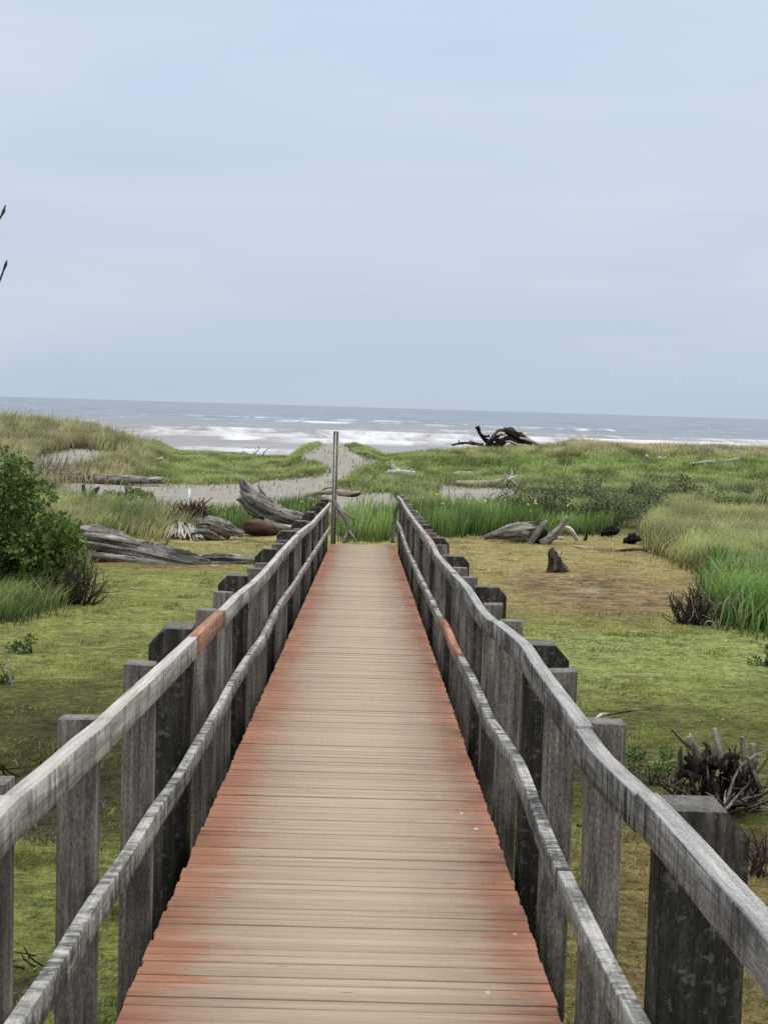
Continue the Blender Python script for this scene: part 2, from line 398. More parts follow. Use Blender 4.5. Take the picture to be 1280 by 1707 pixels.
    nt.links.new(cc, b.inputs["Base Color"]); b.inputs["Roughness"].default_value = .95; b.inputs["Specular IOR Level"].default_value = .1
    bump(nt, b, math_(nt, 'ADD', f1, math_(nt, 'MULTIPLY', f2, .4)), 1.0, .05)
    o = link_mesh('ground', np.stack([x, y, z], -1), (q, np.arange(0, len(q), 4)), m, col=c, smooth=True, tip=ks)
    tag(o, 'mossy tidal marsh ground with bare sand and low dunes', 'ground', kind='structure')
make_ground()

# ------------------------------------------------------------------ sea
SEA_Z = -2.0
def make_sea():
    ys = np.concatenate([np.arange(100, 330, .8), np.arange(330, 620, 1.6)]); s = 2.0; v = ys[-1]; ex = []
    while v < 16000: s *= 1.06; v += s; ex.append(v)
    ys = np.concatenate([ys, ex])
    us = np.concatenate([np.linspace(-1.6, -.34, 40), np.linspace(-.33, .33, 420), np.linspace(.34, 1.6, 40)])
    U, Y = np.meshgrid(us, ys); X = U * Y
    x, y = X.ravel(), Y.ravel(); z = np.zeros_like(x); foam = np.zeros_like(x)
    for k, (yc, amp, wid, tail) in enumerate([(158, .25, 3, 9), (176, .3, 3.5, 10), (197, .35, 4, 12), (222, .45, 4.5, 15), (248, .5, 5, 20), (272, 1.0, 5.5, 20), (306, .5, 6, 12), (342, .7, 7, 14), (392, .85, 8, 12), (470, .6, 8, 6), (560, .5, 9, 5)]):
        w = yc + (fbm(x * .012 + k * 3.1, x * 0 + k, 61 + k, 3) - .5) * 38
        a = fbm(x * .018 + 7 * k, x * 0 + 3.3 * k, 81 + k, 3)
        a = sstep(.40, .60, a) if yc not in (272, 248) else sstep(.34, .56, a)
        dy = y - w
        shp = np.where(dy < 0, np.exp(-(dy / (wid * .55)) ** 2), np.exp(-(dy / (wid * 1.7)) ** 2))
        z += amp * (.35 + .65 * a) * shp
        fr = np.where(dy < 0, np.exp(dy / tail), np.exp(-(dy / (wid * .45)) ** 2))
        foam = np.maximum(foam, a * fr * .72)
    near = sstep(262, 150, y) * .55
    foam = np.maximum(foam, near * sstep(.40, .62, fbm(x * .03, y * .35, 99, 4)))
    z += .10 * (fbm(x * .08, y * .3, 71) - .5) * sstep(5000, 200, y)
    i = np.arange(len(x)).reshape(len(ys), len(us))
    q = np.stack([i[:-1, :-1], i[:-1, 1:], i[1:, 1:], i[1:, :-1]], -1).reshape(-1)
    m, nt, b = new_mat('grey_sea')
    at = N(nt, "ShaderNodeAttribute", attribute_name="foam"); g = N(nt, "ShaderNodeNewGeometry"); pos = g.outputs["Position"]
    n1 = noise(nt, scaled(nt, pos, (.075, .028, .2)), 1, 7, .68, .8); n2 = noise(nt, scaled(nt, pos, (.05, .022, .2)), 1, 7, .7)
    ff = math_(nt, 'ADD', at.outputs["Fac"], math_(nt, 'MULTIPLY', math_(nt, 'SUBTRACT', n1, .5), 3.4))
    f = ramp(nt, ff, [(.30, (0, 0, 0)), (.95, (1, 1, 1))])
    wc = ramp(nt, n2, [(.3, (.125, .148, .178)), (.7, (.205, .23, .262))])
    sea_pos = N(nt, "ShaderNodeSeparateXYZ"); nt.links.new(pos, sea_pos.inputs[0])
    sf = N(nt, "ShaderNodeMapRange"); nt.links.new(sea_pos.outputs[1], sf.inputs[0]); sf.inputs[1].default_value = 520; sf.inputs[2].default_value = 250
    wc = mixc(nt, math_(nt, 'MULTIPLY', sf.outputs[0], .7), wc, (.235, .215, .20))  # brown-grey tint growing towards the shore
    cc = mixc(nt, f, wc, (.50, .50, .505))
    nt.links.new(cc, b.inputs["Base Color"]); b.inputs["Roughness"].default_value = .75; b.inputs["Specular IOR Level"].default_value = .10
    bump(nt, b, noise(nt, scaled(nt, pos, (.12, .55, .5)), 1, 6, .7), .8, .5)
    o = link_mesh('sea', np.stack([x, y, z + SEA_Z], -1), (q, np.arange(0, len(q), 4)), m, tip=foam, smooth=True)
    tag(o, 'grey sea with rows of white breakers below the horizon', 'sea', kind='structure')
make_sea()

# ------------------------------------------------------------------ boardwalk
SL = -0.0378441
DX0, DX1 = -0.755, 0.697
def deck_z(y): return CZ - 1.82 + SL * y
Y0, Y1 = 0.4, 33.55
class MB:
    def __init__(s): s.V = []; s.F = []; s.G = []; s.C = []; s.n = 0
    def add(s, V, Fc, G=None, C=None):
        V = np.asarray(V, float); s.V.append(V); s.F += [[i + s.n for i in f] for f in Fc]
        s.G.append(np.asarray(G, float) if G is not None else V); s.C.append(np.tile(C, (len(V), 1)) if C is not None else np.ones((len(V), 3)))
        s.n += len(V)
    def build(s, name, mat, parent=None, smooth=False, origin=None):
        return link_mesh(name, np.concatenate(s.V), s.F, mat, parent, np.concatenate(s.G), np.concatenate(s.C), smooth, origin)
def prism(section, path_pts, axis_fn):
    pass
def extrude(sec, A, B):
    """sec: list of 3-vectors offsets; swept from A to B"""
    n = len(sec); V = [np.asarray(A) + s for s in sec] + [np.asarray(B) + s for s in sec]
    Fc = [[i, (i + 1) % n, n + (i + 1) % n, n + i] for i in range(n)] + [list(range(n))[::-1], list(range(n, 2 * n))]
    return np.array(V), Fc

bw = thing('boardwalk', (0, 17, deck_z(17)), 'long wooden boardwalk with worn red planks and grey railings leading to the beach', 'boardwalk')
def make_deck():
    mb = MB(); y = Y0; k = 0
    while y < Y1 - .1:
        w = .069 + random.uniform(-.002, .002); gap = (random.choice([.004, .006, .007, .008, .011]) if k % 2 else random.choice([.0008, .001, .0015, .002, .003, .005]))
        x0 = DX0 + random.uniform(-.006, .006); x1 = DX1 + random.uniform(-.006, .006)
        dz = random.uniform(-.003, .003); sk = random.uniform(-.002, .002); t = .04; c = .0018
        z0 = deck_z(y) + dz; dzy = SL * w
        sec = [np.array(v) for v in ((0, 0, -t), (0, 0, -c), (0, c, 0), (0, w - c, dzy), (0, w, dzy - c), (0, w, dzy - t))]
        V, Fc = extrude(sec, (x0, y - sk, z0), (x1, y + sk, z0 + random.uniform(-.002, .002)))
        G = np.stack([V[:, 0], V[:, 1] + 0.0, np.full(len(V), (k // 2) * .37 + (k % 2) * .04)], -1)
        mb.add(V, Fc, G, (random.random(), random.random(), random.random()))
        y += w + gap; k += 1
    mb.build('deck', MAT['deck'], bw)
make_deck()
def box(x0, x1, y0, y1, z0, z1, off=0, grain=2, ch=.004):
    """bevelled beam; the grain follows the axis grain"""
    lo = np.array([x0, y0, z0]); hi = np.array([x1, y1, z1]); g = grain; a, b2 = [i for i in range(3) if i != g]
    sec = []
    for (i, j, di, dj) in ((lo, lo, ch, 0), (hi, lo, -ch, 0), (hi, lo, 0, ch), (hi, hi, 0, -ch), (hi, hi, -ch, 0), (lo, hi, ch, 0), (lo, hi, 0, -ch), (lo, lo, 0, ch)):
        v = np.zeros(3); v[a] = i[a] + di; v[b2] = j[b2] + dj; sec.append(v)
    A = np.zeros(3); B = np.zeros(3); A[g] = lo[g]; B[g] = hi[g]
    V, Fc = extrude(sec, A, B)
    if g == 1: Fc = [f[::-1] for f in Fc]
    G = np.stack([V[:, g], V[:, a], V[:, b2]], -1) + off
    return V, Fc, G

RT = [(665.6, 831), (678, 853), (700, 883), (716, 905), (722, 922), (744, 948), (769, 973), (779, 988), (787, 1003), (800, 1020), (816, 1033), (840, 1052), (864, 1072), (880, 1100), (899, 1128), (937, 1182), (959, 1213), (990, 1257), (1057, 1323), (1127, 1400), (1185, 1468), (1239, 1526), (1280, 1580)]
LT = [(0, 1372), (36, 1328), (98, 1277), (150, 1228), (188.6, 1197), (278, 1111), (320, 1071), (335, 1056), (374.7, 1018), (400, 993), (426, 972), (450, 948), (466, 928), (477, 913), (498.7, 890), (523, 871), (543, 848), (556.6, 832)]
RL = [(664, 876), (670, 895), (681, 925), (696, 957), (711, 987), (726, 1024), (739, 1041), (752, 1074), (788, 1145), (807, 1193), (830, 1230), (855, 1268), (872, 1312), (888, 1356), (910, 1412), (953, 1505), (986, 1575), (1049, 1701)]
LL = [(39, 1707), (108, 1603.6), (163, 1505.7), (222, 1421), (267.6, 1346), (307, 1293.6), (338, 1236), (353, 1211), (377, 1168), (395.5, 1131), (419.5, 1093), (442.5, 1060), (451, 1043), (460, 1025), (474, 999), (498.7, 962), (523, 924), (543, 891), (556.6, 869)]
def rail_curve(pts, xp):
    out = []
    for p in pts:
        r = ray(*p); q = r * (xp / r[0]); out.append((q[1], q[2] + CZ - deck_z(q[1])))
    out.sort()
    return np.array(out)
def smooth_interp(c, y, wdt):
    ys = np.linspace(-1, 1, 7); t = 0
    for a in ys: t = t + np.interp(y + a * wdt, c[:, 0], c[:, 1])
    return t / 7
XR, XL = 0.700, -0.757
def rail(curve, side, xp, w, h, joints, parent, name, mat, special=None):
    """one object for each length of rail between two joints"""
    js = [Y0 - .1] + joints + [Y1 + (.05 if side > 0 else -.25)]
    for k in range(len(js) - 1):
        a, b2 = js[k] + .004, js[k + 1] - .004
        n = max(3, int((b2 - a) / .16)); ys = np.linspace(a, b2, n)
        sm = np.clip(ys * .035, .04, .6)
        hh = np.array([smooth_interp(curve, yy, s_) for yy, s_ in zip(ys, sm)])
        zz = np.array([deck_z(v) for v in ys]) + hh + random.uniform(-.006, .006)
        xx = np.full(n, xp) + side * (random.uniform(0, .003) + .012 * (fbm(ys * .6, ys * 0, 5 + k) - .5))
        c = .003; sec = [(0, -c), (c, 0), (w - c, 0), (w, -c), (w, -h + c), (w - c, -h), (c, -h), (0, -h + c)]
        V = []; G = []; off = random.uniform(0, 50)
        for i in range(n):
            for (sx, sz) in sec:
                jz = random.uniform(-.0005, .0005)
                V.append((xx[i] + side * sx, ys[i], zz[i] + sz + jz)); G.append((ys[i] + off, sx + off, sz))
        Fc = []
        for i in range(n - 1):
            for j in range(8):
                f = [i * 8 + j, i * 8 + (j + 1) % 8, (i + 1) * 8 + (j + 1) % 8, (i + 1) * 8 + j]
                Fc.append(f if side > 0 else f[::-1])
        e1 = list(range(8)); e2 = list(range((n - 1) * 8, n * 8))
        Fc += [e1[::-1], e2] if side > 0 else [e1, e2[::-1]]
        mb = MB(); mb.add(V, Fc, G)
        mm = mat; lab = None
        if special and k in special: mm, lab = special[k]
        o = mb.build(name, mm, parent, origin=(xx[n // 2], ys[n // 2], zz[n // 2]))
        if lab: o['label'] = lab
PILE_R = [3.63, 6.84, 10.07, 13.55, 16.9, 20.5, 23.6, 26.6, 29.6, 32.6]
PILE_L = [2.9, 7.10, 10.46, 13.9, 17.3, 20.7, 24.1, 27.4, 30.4, 33.0]
POST_R = [1.2, 2.3, 4.86, 6.0, 8.2, 9.25, 11.45, 12.65, 14.8, 15.75, 18.1, 19.3, 21.6, 22.6, 24.6, 25.6, 27.7, 28.6, 30.7, 31.6, 33.45]
POST_L = [1.3, 2.4, 3.46, 4.63, 5.83, 8.33, 9.35, 12.0, 12.75, 15.1, 16.2, 18.5, 19.5, 21.9, 23.0, 25.3, 26.3, 28.4, 29.4, 31.4, 32.2]
def make_side(side, xp, w, top, low, jt, jl, posts, piles, st, sl):
    r = thing('railing', (xp, 17, deck_z(17)), None, None); del_keys = [k for k in ('label', 'category') if k in r]
    r.parent = bw; r.location = Vector((xp, 0, 0))
    ct, cl = rail_curve(top, xp), rail_curve(low, xp)
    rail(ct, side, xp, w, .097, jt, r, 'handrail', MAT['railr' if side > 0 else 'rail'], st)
    rail(cl, side, xp, w * .9, .085, jl, r, 'lower_rail', MAT['lowrail'], sl)
    xi = xp + side * (w + .004)
    for k, y in enumerate(posts):
        ww = .118 + random.uniform(-.004, .006); dd = .10
        zt = deck_z(y) + np.interp(y, ct[:, 0], ct[:, 1]) + random.uniform(-.012, .012) - .006
        zb = max(float(ground(xi, y)) - .2, deck_z(y) - 1.5)
        a, b2 = sorted((xi, xi + side * ww))
        V, Fc, G = box(a, b2, y, y + dd, zb, zt, random.uniform(0, 60), 2, .005)
        top_i = V[:, 2] > zt - 1e-6
        V[top_i, 2] += (V[top_i, 0] - xi) * random.uniform(-.06, .06) + (V[top_i, 1] - y) * random.uniform(-.05, .05)
        t = random.uniform(-.006, .012) * side; V[:, 0] += np.clip(V[:, 2] - deck_z(y), 0, 2) * t * (1 if t * side > 0 else .0)
        mb = MB(); mb.add(V, Fc, G); mb.build('rail_post', MAT['post'], r, origin=(xi, y, zb))
    for k, y in enumerate(piles):
        ww = .205 + random.uniform(-.008, .008); ch = random.uniform(.05, .075)
        zt = deck_z(y) + (.985 if k == 0 else 1.0) + random.uniform(-.01, .01); zb = float(ground(xi, y)) - .6
        sec = [(0, zb), (ww, zb), (ww, zt - ch * 1.1), (ww - ch, zt), (.004, zt), (0, zt - .004)]
        S = [np.array((xi + side * a, 0, b2)) for a, b2 in sec]
        V, Fc = extrude(S, (0, y, 0), (0, y + .16, 0))
        if side > 0: Fc = Fc
        else: Fc = [f[::-1] for f in Fc]
        V[:, 2] += np.where(V[:, 2] > zt - .3, (V[:, 1] - y) * random.uniform(-.06, .06), 0)
        G = np.stack([V[:, 2], V[:, 0], V[:, 1]], -1) + random.uniform(0, 60)
        mb = MB(); mb.add(V, Fc, G); mb.build('pile', MAT['pile'], bw, origin=(xi, y, zb))
make_side(1, XR, .056, RT, RL, [2.2, 3.72, 4.78, 6.62, 8.12, 12.0, 15.85, 18.6, 22.0, 25.6, 29.4], [2.6, 5.1, 7.9, 10.9, 13.6, 15.9, 19.5, 23, 27, 30.5], POST_R, PILE_R,
          {7: (MAT['pinkrail'], 'faded pink newer length of handrail')}, {4: (MAT['redrail'], 'red stained newer length of lower rail')})
make_side(-1, XL, .048, LT, LL, [1.9, 3.36, 4.55, 6.9, 8.22, 11.4, 14.2, 17.5, 21, 25, 29], [2.5, 4.6, 7.4, 9.3, 12.6, 15.4, 18.2, 22, 26, 30], POST_L, PILE_L,
          {4: (MAT['redrail'], 'short red stained newer length of handrail')}, None)
for xs in ((DX0 + .03, DX0 + .10), (-.07, 0.0), (DX1 - .10, DX1 - .03)):
    V, Fc, G = box(xs[0], xs[1], Y0, Y1 - .05, -.32, -.045, random.uniform(0, 50), 1)
    V[:, 2] += np.array([deck_z(v) for v in V[:, 1]])
    mb = MB(); mb.add(V, Fc, G); mb.build('stringer', MAT['under'], bw)
for y in PILE_R:
    V, Fc, G = box(DX0 - .02, DX1 + .02, y + .203, y + .34, deck_z(y) - .55, deck_z(y) - .335, random.uniform(0, 50), 0)
    mb = MB(); mb.add(V, Fc, G); mb.build('cap_beam', MAT['under'], bw)

# ------------------------------------------------------------------ driftwood
def catmull(p, n):
    p = np.asarray(p, float)
    if len(p) == 2: return p[0] + (p[1] - p[0]) * np.linspace(0, 1, n)[:, None]
    q = np.vstack([2 * p[0] - p[1], p, 2 * p[-1] - p[-2]]); t = np.linspace(0, len(p) - 1 - 1e-6, n); i = t.astype(int); f = (t - i)[:, None]
    a, b2, c, d = q[i], q[i + 1], q[i + 2], q[i + 3]
    return .5 * (2 * b2 + (c - a) * f + (2 * a - 5 * b2 + 4 * c - d) * f ** 2 + (3 * b2 - a - 3 * c + d) * f ** 3)
def tube(path, rad, seg=None, n=14, flute=.12, rough=.06, seed=0, ragged=.0, flat=1.0):
    r_ = np.random.default_rng(seed + 1000)
    L = np.sum(np.linalg.norm(np.diff(np.asarray(path, float), axis=0), axis=1)); rm = np.mean(rad)
    seg = seg or int(np.clip(L / max(rm * .6, .01), 6, 60))
    p = catmull(path, seg); rr = np.interp(np.linspace(0, 1, seg), np.linspace(0, 1, len(rad)), rad)
    T = np.gradient(p, axis=0); T /= np.linalg.norm(T, axis=1)[:, None] + 1e-9
    up = np.array([0, 0, 1.0]) if abs(T[0, 2]) < .85 else np.array([0, 1.0, 0])
    V = []; G = []; s = np.concatenate([[0], np.cumsum(np.linalg.norm(np.diff(p, axis=0), axis=1))])
    th = np.arange(n) * 2 * np.pi / n; nh = 8; ks = np.concatenate([r_.integers(2, 6, 4), r_.integers(5, max(6, n // 2), 4)]); ph = r_.uniform(0, 6.28, nh); tw = r_.uniform(-1, 1, nh) / max(L, .2); am = r_.uniform(.3, 1, nh)
    off = r_.uniform(0, 80, 3); A = up - T[0] * T[0].dot(up); A /= np.linalg.norm(A)
    for i in range(seg):
        A = A - T[i] * T[i].dot(A); A /= np.linalg.norm(A); B = np.cross(T[i], A)
        m = 1 + flute * np.sum(am[:, None] * np.cos(ks[:, None] * th + ph[:, None] + tw[:, None] * s[i] * 3), 0) / 2.4 * (1 + .5 * np.sin(s[i] / max(L, .1) * 9 + ph[0])) + rough * r_.normal(0, 1, n)
        R = rr[i] * m
        e = np.zeros(n)
        if ragged and i in (0, seg - 1): e = r_.uniform(-1, 1, n) * ragged * rr[i] * (1 if i else -1)
        for j in range(n):
            V.append(p[i] + A * np.cos(th[j]) * R[j] * flat + B * np.sin(th[j]) * R[j] + T[i] * e[j])
            G.append((s[i] + off[0], np.cos(th[j]) * R[j] + off[1], np.sin(th[j]) * R[j] + off[2]))
    Fc = []
    for i in range(seg - 1):
        for j in range(n): Fc.append([i * n + j, i * n + (j + 1) % n, (i + 1) * n + (j + 1) % n, (i + 1) * n + j])
    c0 = len(V); V.append(p[0] + T[0] * rr[0] * (.25 if ragged else -.15)); G.append((off[0], off[1], off[2]))
    V.append(p[-1] - T[-1] * rr[-1] * (.25 if ragged else -.15)); G.append((s[-1] + off[0], off[1], off[2]))
    for j in range(n):
        Fc.append([c0, (j + 1) % n, j]); Fc.append([c0 + 1, (seg - 1) * n + j, (seg - 1) * n + (j + 1) % n])
    return np.array(V), Fc, np.array(G)
_seed = [0]
def T_(mb, path, rad, **k):
    _seed[0] += 1; mb.add(*tube(path, rad, seed=_seed[0], **k))
SPLIT = ('snag', 'spike', 'splinter', 'root', 'limb', 'branch')
def part(name, mat, parent, tubes, label=None, smooth=False):
    mb = MB()
    if name in SPLIT and len(tubes) > 1:
        for tb in tubes: o = part(name, mat, parent, [tb], label, smooth)
        return o
    for path, rad, kw in tubes: T_(mb, path, rad, **kw)
    o = mb.build(name, mat, parent, smooth=smooth)
    if label: o['label'] = label
    return o
def on(px, py, dz=0):
    g = gp(px, py); g[2] += dz; return g
def pp(base_y, pts, dys=None):
    """pixel outline points at a given distance; dys shifts single points nearer or farther"""
    dys = dys or [0] * len(pts)
    return [P(a, b2, base_y + d) for (a, b2), d in zip(pts, dys)]
def S(y, px): return px * y / F      # size in metres of px pixels at distance y

# 1 the long split log on the left flat
b0 = on(240, 938); Y = b0[1]
t = thing('driftwood_log', b0, 'long grey split driftwood log with a flared hollow end on the left mossy flat', 'driftwood')
part('trunk', MAT['drift'], t, [(pp(Y, [(132, 907), (160, 908), (210, 916), (260, 926), (310, 937), (345, 942)], [.3, .2, .1, 0, -.1, -.1]), [S(Y, 19), S(Y, 21), S(Y, 19), S(Y, 16), S(Y, 12), S(Y, 8)], dict(n=44, flute=.5, rough=.05, ragged=.9, seg=70)),
     (pp(Y - .3, [(150, 924), (210, 933), (280, 943), (330, 948)]), [S(Y, 6), S(Y, 8), S(Y, 6), S(Y, 3)], dict(n=10, flute=.25)),
     (pp(Y - .2, [(140, 892), (180, 896), (235, 908)]), [S(Y, 4), S(Y, 6), S(Y, 3)], dict(n=10, flute=.3))])
part('split_limb', MAT['drift'], t, [(pp(Y, [(318, 934), (370, 933), (432, 938)], [.1, .2, .3]), [S(Y, 9), S(Y, 9), S(Y, 8)], dict(n=28, flute=.55, ragged=.9)),
     (pp(Y - .3, [(330, 946), (380, 948), (428, 950)]), [S(Y, 5), S(Y, 6), S(Y, 5)], dict(n=10, flute=.3))])
part('snag', MAT['black'], t, [(pp(Y, [(248, 916), (246, 903)]), [S(Y, 4), S(Y, 2.4)], dict(n=7)), (pp(Y, [(276, 922), (275, 906)]), [S(Y, 4), S(Y, 2.2)], dict(n=7)), (pp(Y, [(296, 928), (293, 918)]), [S(Y, 3), S(Y, 1.4)], dict(n=7))])
# 2 upturned root log
b0 = on(470, 884); Y = b0[1]
t = thing('driftwood_log', b0, 'upturned silvery driftwood log whose splintered end rises above the sand path', 'driftwood')
part('trunk', MAT['drift'], t, [(pp(Y, [(540, 880), (500, 871), (462, 858), (430, 843), (405, 826)], [.9, .5, .2, 0, 0]), [S(Y, 12), S(Y, 15), S(Y, 16), S(Y, 15), S(Y, 7)], dict(n=40, flute=.5, rough=.04, ragged=1.0, seg=60)),
     (pp(Y - .3, [(520, 884), (470, 880), (440, 868)]), [S(Y, 6), S(Y, 7), S(Y, 4)], dict(n=12, flute=.25))])
part('splinter', MAT['drift'], t, [(pp(Y + .3, [(448, 848), (428, 830), (410, 812), (401, 795)]), [S(Y, 12), S(Y, 10), S(Y, 7), S(Y, 2.5)], dict(n=24, flute=.5, rough=.06, ragged=.8)),
     (pp(Y + .5, [(465, 850), (445, 832), (430, 808)]), [S(Y, 9), S(Y, 7), S(Y, 1.5)], dict(n=10, flute=.3)), (pp(Y + .2, [(460, 848), (448, 828)]), [S(Y, 6), S(Y, 1.5)], dict(n=8, flute=.3)),
     (pp(Y - .3, [(425, 838), (408, 826), (400, 818)]), [S(Y, 5), S(Y, 4), S(Y, 1.5)], dict(n=8, flute=.3))])
# 3 red brown log end
b0 = on(428, 894); Y = b0[1]
o = part('log', MAT['redlog'], None, [(pp(Y, [(409, 879), (428, 880), (450, 883), (462, 886)], [0, .1, .3, .5]), [S(Y, 11), S(Y, 13), S(Y, 10), S(Y, 5)], dict(n=16, flute=.12, ragged=.25))])
tag(o, 'short dark red brown log lying below the upturned silvery log', 'log')
# 4 shredded pale stump
b0 = on(308, 899); Y = b0[1]
t = thing('tree_stump', b0, 'pale shredded fibrous stump under a rusty brown dead bush', 'stump')
mb = MB()
for k in range(46):
    a = random.uniform(270, 340); tx = 303 + (a - 303) * random.uniform(.25, .75); ty = 872 + abs(tx - 303) * .3 + random.uniform(-4, 8)
    T_(mb, pp(Y, [(a, 899 + random.uniform(-4, 3)), ((a + tx) / 2 + random.uniform(-4, 4), 884 + abs(a - 303) * .12), (tx, ty)], [random.uniform(-.45, .1), -.05, .15]), [S(Y, 1.3), S(Y, 1.7), S(Y, .8)], n=5, flute=.2)
mb.build('fibres', MAT['pale'], t)
part('core', MAT['brown'], t, [(pp(Y + .25, [(303, 902), (303, 887), (304, 874)]), [S(Y, 24), S(Y, 19), S(Y, 9)], dict(n=24, flute=.5, rough=.14, ragged=.8))])
# 5 chunk with dark hollow
b0 = on(366, 899); Y = b0[1]
t = thing('driftwood_chunk', b0, 'gnarled grey brown driftwood chunk beside the shredded stump', 'driftwood')
part('trunk', MAT['drift'], t, [(pp(Y, [(332, 872), (352, 872), (375, 880), (402, 890)], [.2, .1, 0, -.1]), [S(Y, 6), S(Y, 10), S(Y, 10), S(Y, 5)], dict(n=32, flute=.7, rough=.12, ragged=1.2)), (pp(Y - .3, [(318, 890), (345, 889), (366, 897)]), [S(Y, 4), S(Y, 7), S(Y, 3)], dict(n=24, flute=.7, rough=.14, ragged=1.0))])
part('hollow', MAT['brown'], t, [(pp(Y - .25, [(352, 878), (368, 886), (384, 895)]), [S(Y, 4), S(Y, 7), S(Y, 5)], dict(n=10, flute=.3, rough=.12))])
# 6 far left log on the sand
b0 = on(180, 806); Y = b0[1]
t = thing('driftwood_log', b0, 'long straight grey log lying on the sand beyond the left bush', 'driftwood')
part('trunk', MAT['drift'], t, [(pp(Y, [(74, 796), (120, 794), (180, 798), (272, 801)], [.8, .4, .1, -.3]), [S(Y, 7), S(Y, 8), S(Y, 7.5), S(Y, 5.5)], dict(n=14, flute=.14, ragged=.3, seg=30))])
part('snag', MAT['drift'], t, [(pp(Y, [(150, 793), (144, 784)]), [S(Y, 4), S(Y, 1.5)], dict(n=7))])
part('fork', MAT['brown'], t, [(pp(Y - .2, [(78, 798), (120, 803), (200, 806)]), [S(Y, 3), S(Y, 4), S(Y, 2)], dict(n=9))])
# 7 white stick on the slope
b0 = on(246, 775); Y = b0[1]
tag(part('stick', MAT['pale'], None, [(pp(Y, [(222, 776), (246, 770), (271, 764)], [-.3, 0, .4]), [S(Y, 2.6), S(Y, 3), S(Y, 2.4)], dict(n=9))]), 'white stick lying aslant on the left grassy slope', 'stick')
# 8 dark stump left mid grass
b0 = on(150, 836); Y = b0[1]
tag(part('tree_stump', MAT['black'], None, [(pp(Y, [(143, 836), (141, 820), (139, 808)]), [S(Y, 5), S(Y, 4), S(Y, 2)], dict(n=9, flute=.3)), (pp(Y, [(152, 836), (157, 822), (166, 812)]), [S(Y, 7), S(Y, 6), S(Y, 2)], dict(n=10, flute=.3))]), 'small black forked stump in grass below the long straight log', 'stump')
# 9 pile on the dune crest
b0 = on(835, 746); Y = b0[1]
t = thing('driftwood_pile', b0, 'large dark driftwood tree wreck on the dune crest against the sea', 'driftwood')
part('knob_root', MAT['black'], t, [(pp(Y, [(826, 746), (812, 736), (801, 724), (795, 711)]), [S(Y, 5), S(Y, 4), S(Y, 2.6), S(Y, 3.4)], dict(n=10, flute=.3, rough=.15)), (pp(Y, [(800, 722), (808, 727), (816, 727)]), [S(Y, 1.2), S(Y, 1.6), S(Y, 2)], dict(n=7)), (pp(Y - .2, [(812, 738), (826, 729), (838, 720)]), [S(Y, 3), S(Y, 3), S(Y, 2)], dict(n=8, flute=.3))])
part('trunk', MAT['brown'], t, [(pp(Y, [(818, 734), (830, 722), (846, 719), (866, 727), (886, 738)], [-.3, 0, .1, .1, 0]), [S(Y, 3), S(Y, 5), S(Y, 5.5), S(Y, 5), S(Y, 3)], dict(n=18, flute=.4, rough=.16)), (pp(Y + .4, [(822, 744), (850, 731), (872, 737), (892, 745)]), [S(Y, 5), S(Y, 6.5), S(Y, 5), S(Y, 3)], dict(n=14, flute=.4, rough=.14)),
     (pp(Y + .1, [(838, 716), (852, 714), (862, 722)]), [S(Y, 1.5), S(Y, 2), S(Y, 1.5)], dict(n=8, rough=.2))])
part('arch', MAT['black'], t, [(pp(Y - .5, [(808, 748), (818, 735), (828, 733), (834, 747)]), [S(Y, 4), S(Y, 3.4), S(Y, 3.5), S(Y, 3)], dict(n=9, flute=.3, rough=.15)), (pp(Y - .4, [(830, 746), (842, 733), (858, 738), (866, 746)]), [S(Y, 4.5), S(Y, 4.5), S(Y, 4), S(Y, 3)], dict(n=9, flute=.3, rough=.15)), (pp(Y - .3, [(808, 744), (820, 746), (838, 745)]), [S(Y, 4), S(Y, 5), S(Y, 4)], dict(n=9, flute=.3, rough=.15))])
part('limb', MAT['pale'], t, [(pp(Y - .6, [(828, 725), (836, 723), (842, 726)]), [S(Y, 2.2), S(Y, 3.2), S(Y, 1.6)], dict(n=9, flute=.3, rough=.2)), (pp(Y - .8, [(842, 736), (852, 737), (862, 741)]), [S(Y, 1.2), S(Y, 2), S(Y, 1.2)], dict(n=7, rough=.2)), (pp(Y - .8, [(860, 741), (872, 742), (882, 744)]), [S(Y, 1.6), S(Y, 1.8), S(Y, 1)], dict(n=7, rough=.2)), (pp(Y - .3, [(866, 730), (884, 735), (902, 742)]), [S(Y, 2), S(Y, 2.4), S(Y, 1.4)], dict(n=9, flute=.3))])  # first piece is a painted highlight on the trunk; the rest are real wood
part('limb', MAT['brown'], t, [(pp(Y - .2, [(752, 742), (775, 738), (806, 742)]), [S(Y, 1.4), S(Y, 2), S(Y, 3)], dict(n=8, flute=.3, rough=.2)), (pp(Y - .2, [(766, 741), (764, 733)]), [S(Y, 1.2), S(Y, .7)], dict(n=5)), (pp(Y - .2, [(780, 740), (785, 733)]), [S(Y, 1.2), S(Y, .7)], dict(n=5)), (pp(Y - .3, [(800, 744), (790, 738), (786, 735)]), [S(Y, 1.6), S(Y, 1.2), S(Y, .8)], dict(n=6))])
# 10 white driftwood centre
b0 = on(666, 796); Y = b0[1]
t = thing('driftwood_root', b0, 'bleached white driftwood root with one upright spike right of the tall pole', 'driftwood')
part('trunk', MAT['pale'], t, [(pp(Y, [(640, 790), (660, 787), (692, 790)]), [S(Y, 3), S(Y, 6), S(Y, 4)], dict(n=12, flute=.3, rough=.12))])
part('spike', MAT['pale'], t, [(pp(Y, [(660, 786), (654, 776), (652, 766)]), [S(Y, 5), S(Y, 3.6), S(Y, 1.4)], dict(n=8)), (pp(Y, [(668, 785), (674, 778)]), [S(Y, 3), S(Y, 1.4)], dict(n=7)), (pp(Y, [(682, 787), (688, 781)]), [S(Y, 3), S(Y, 1)], dict(n=7))])
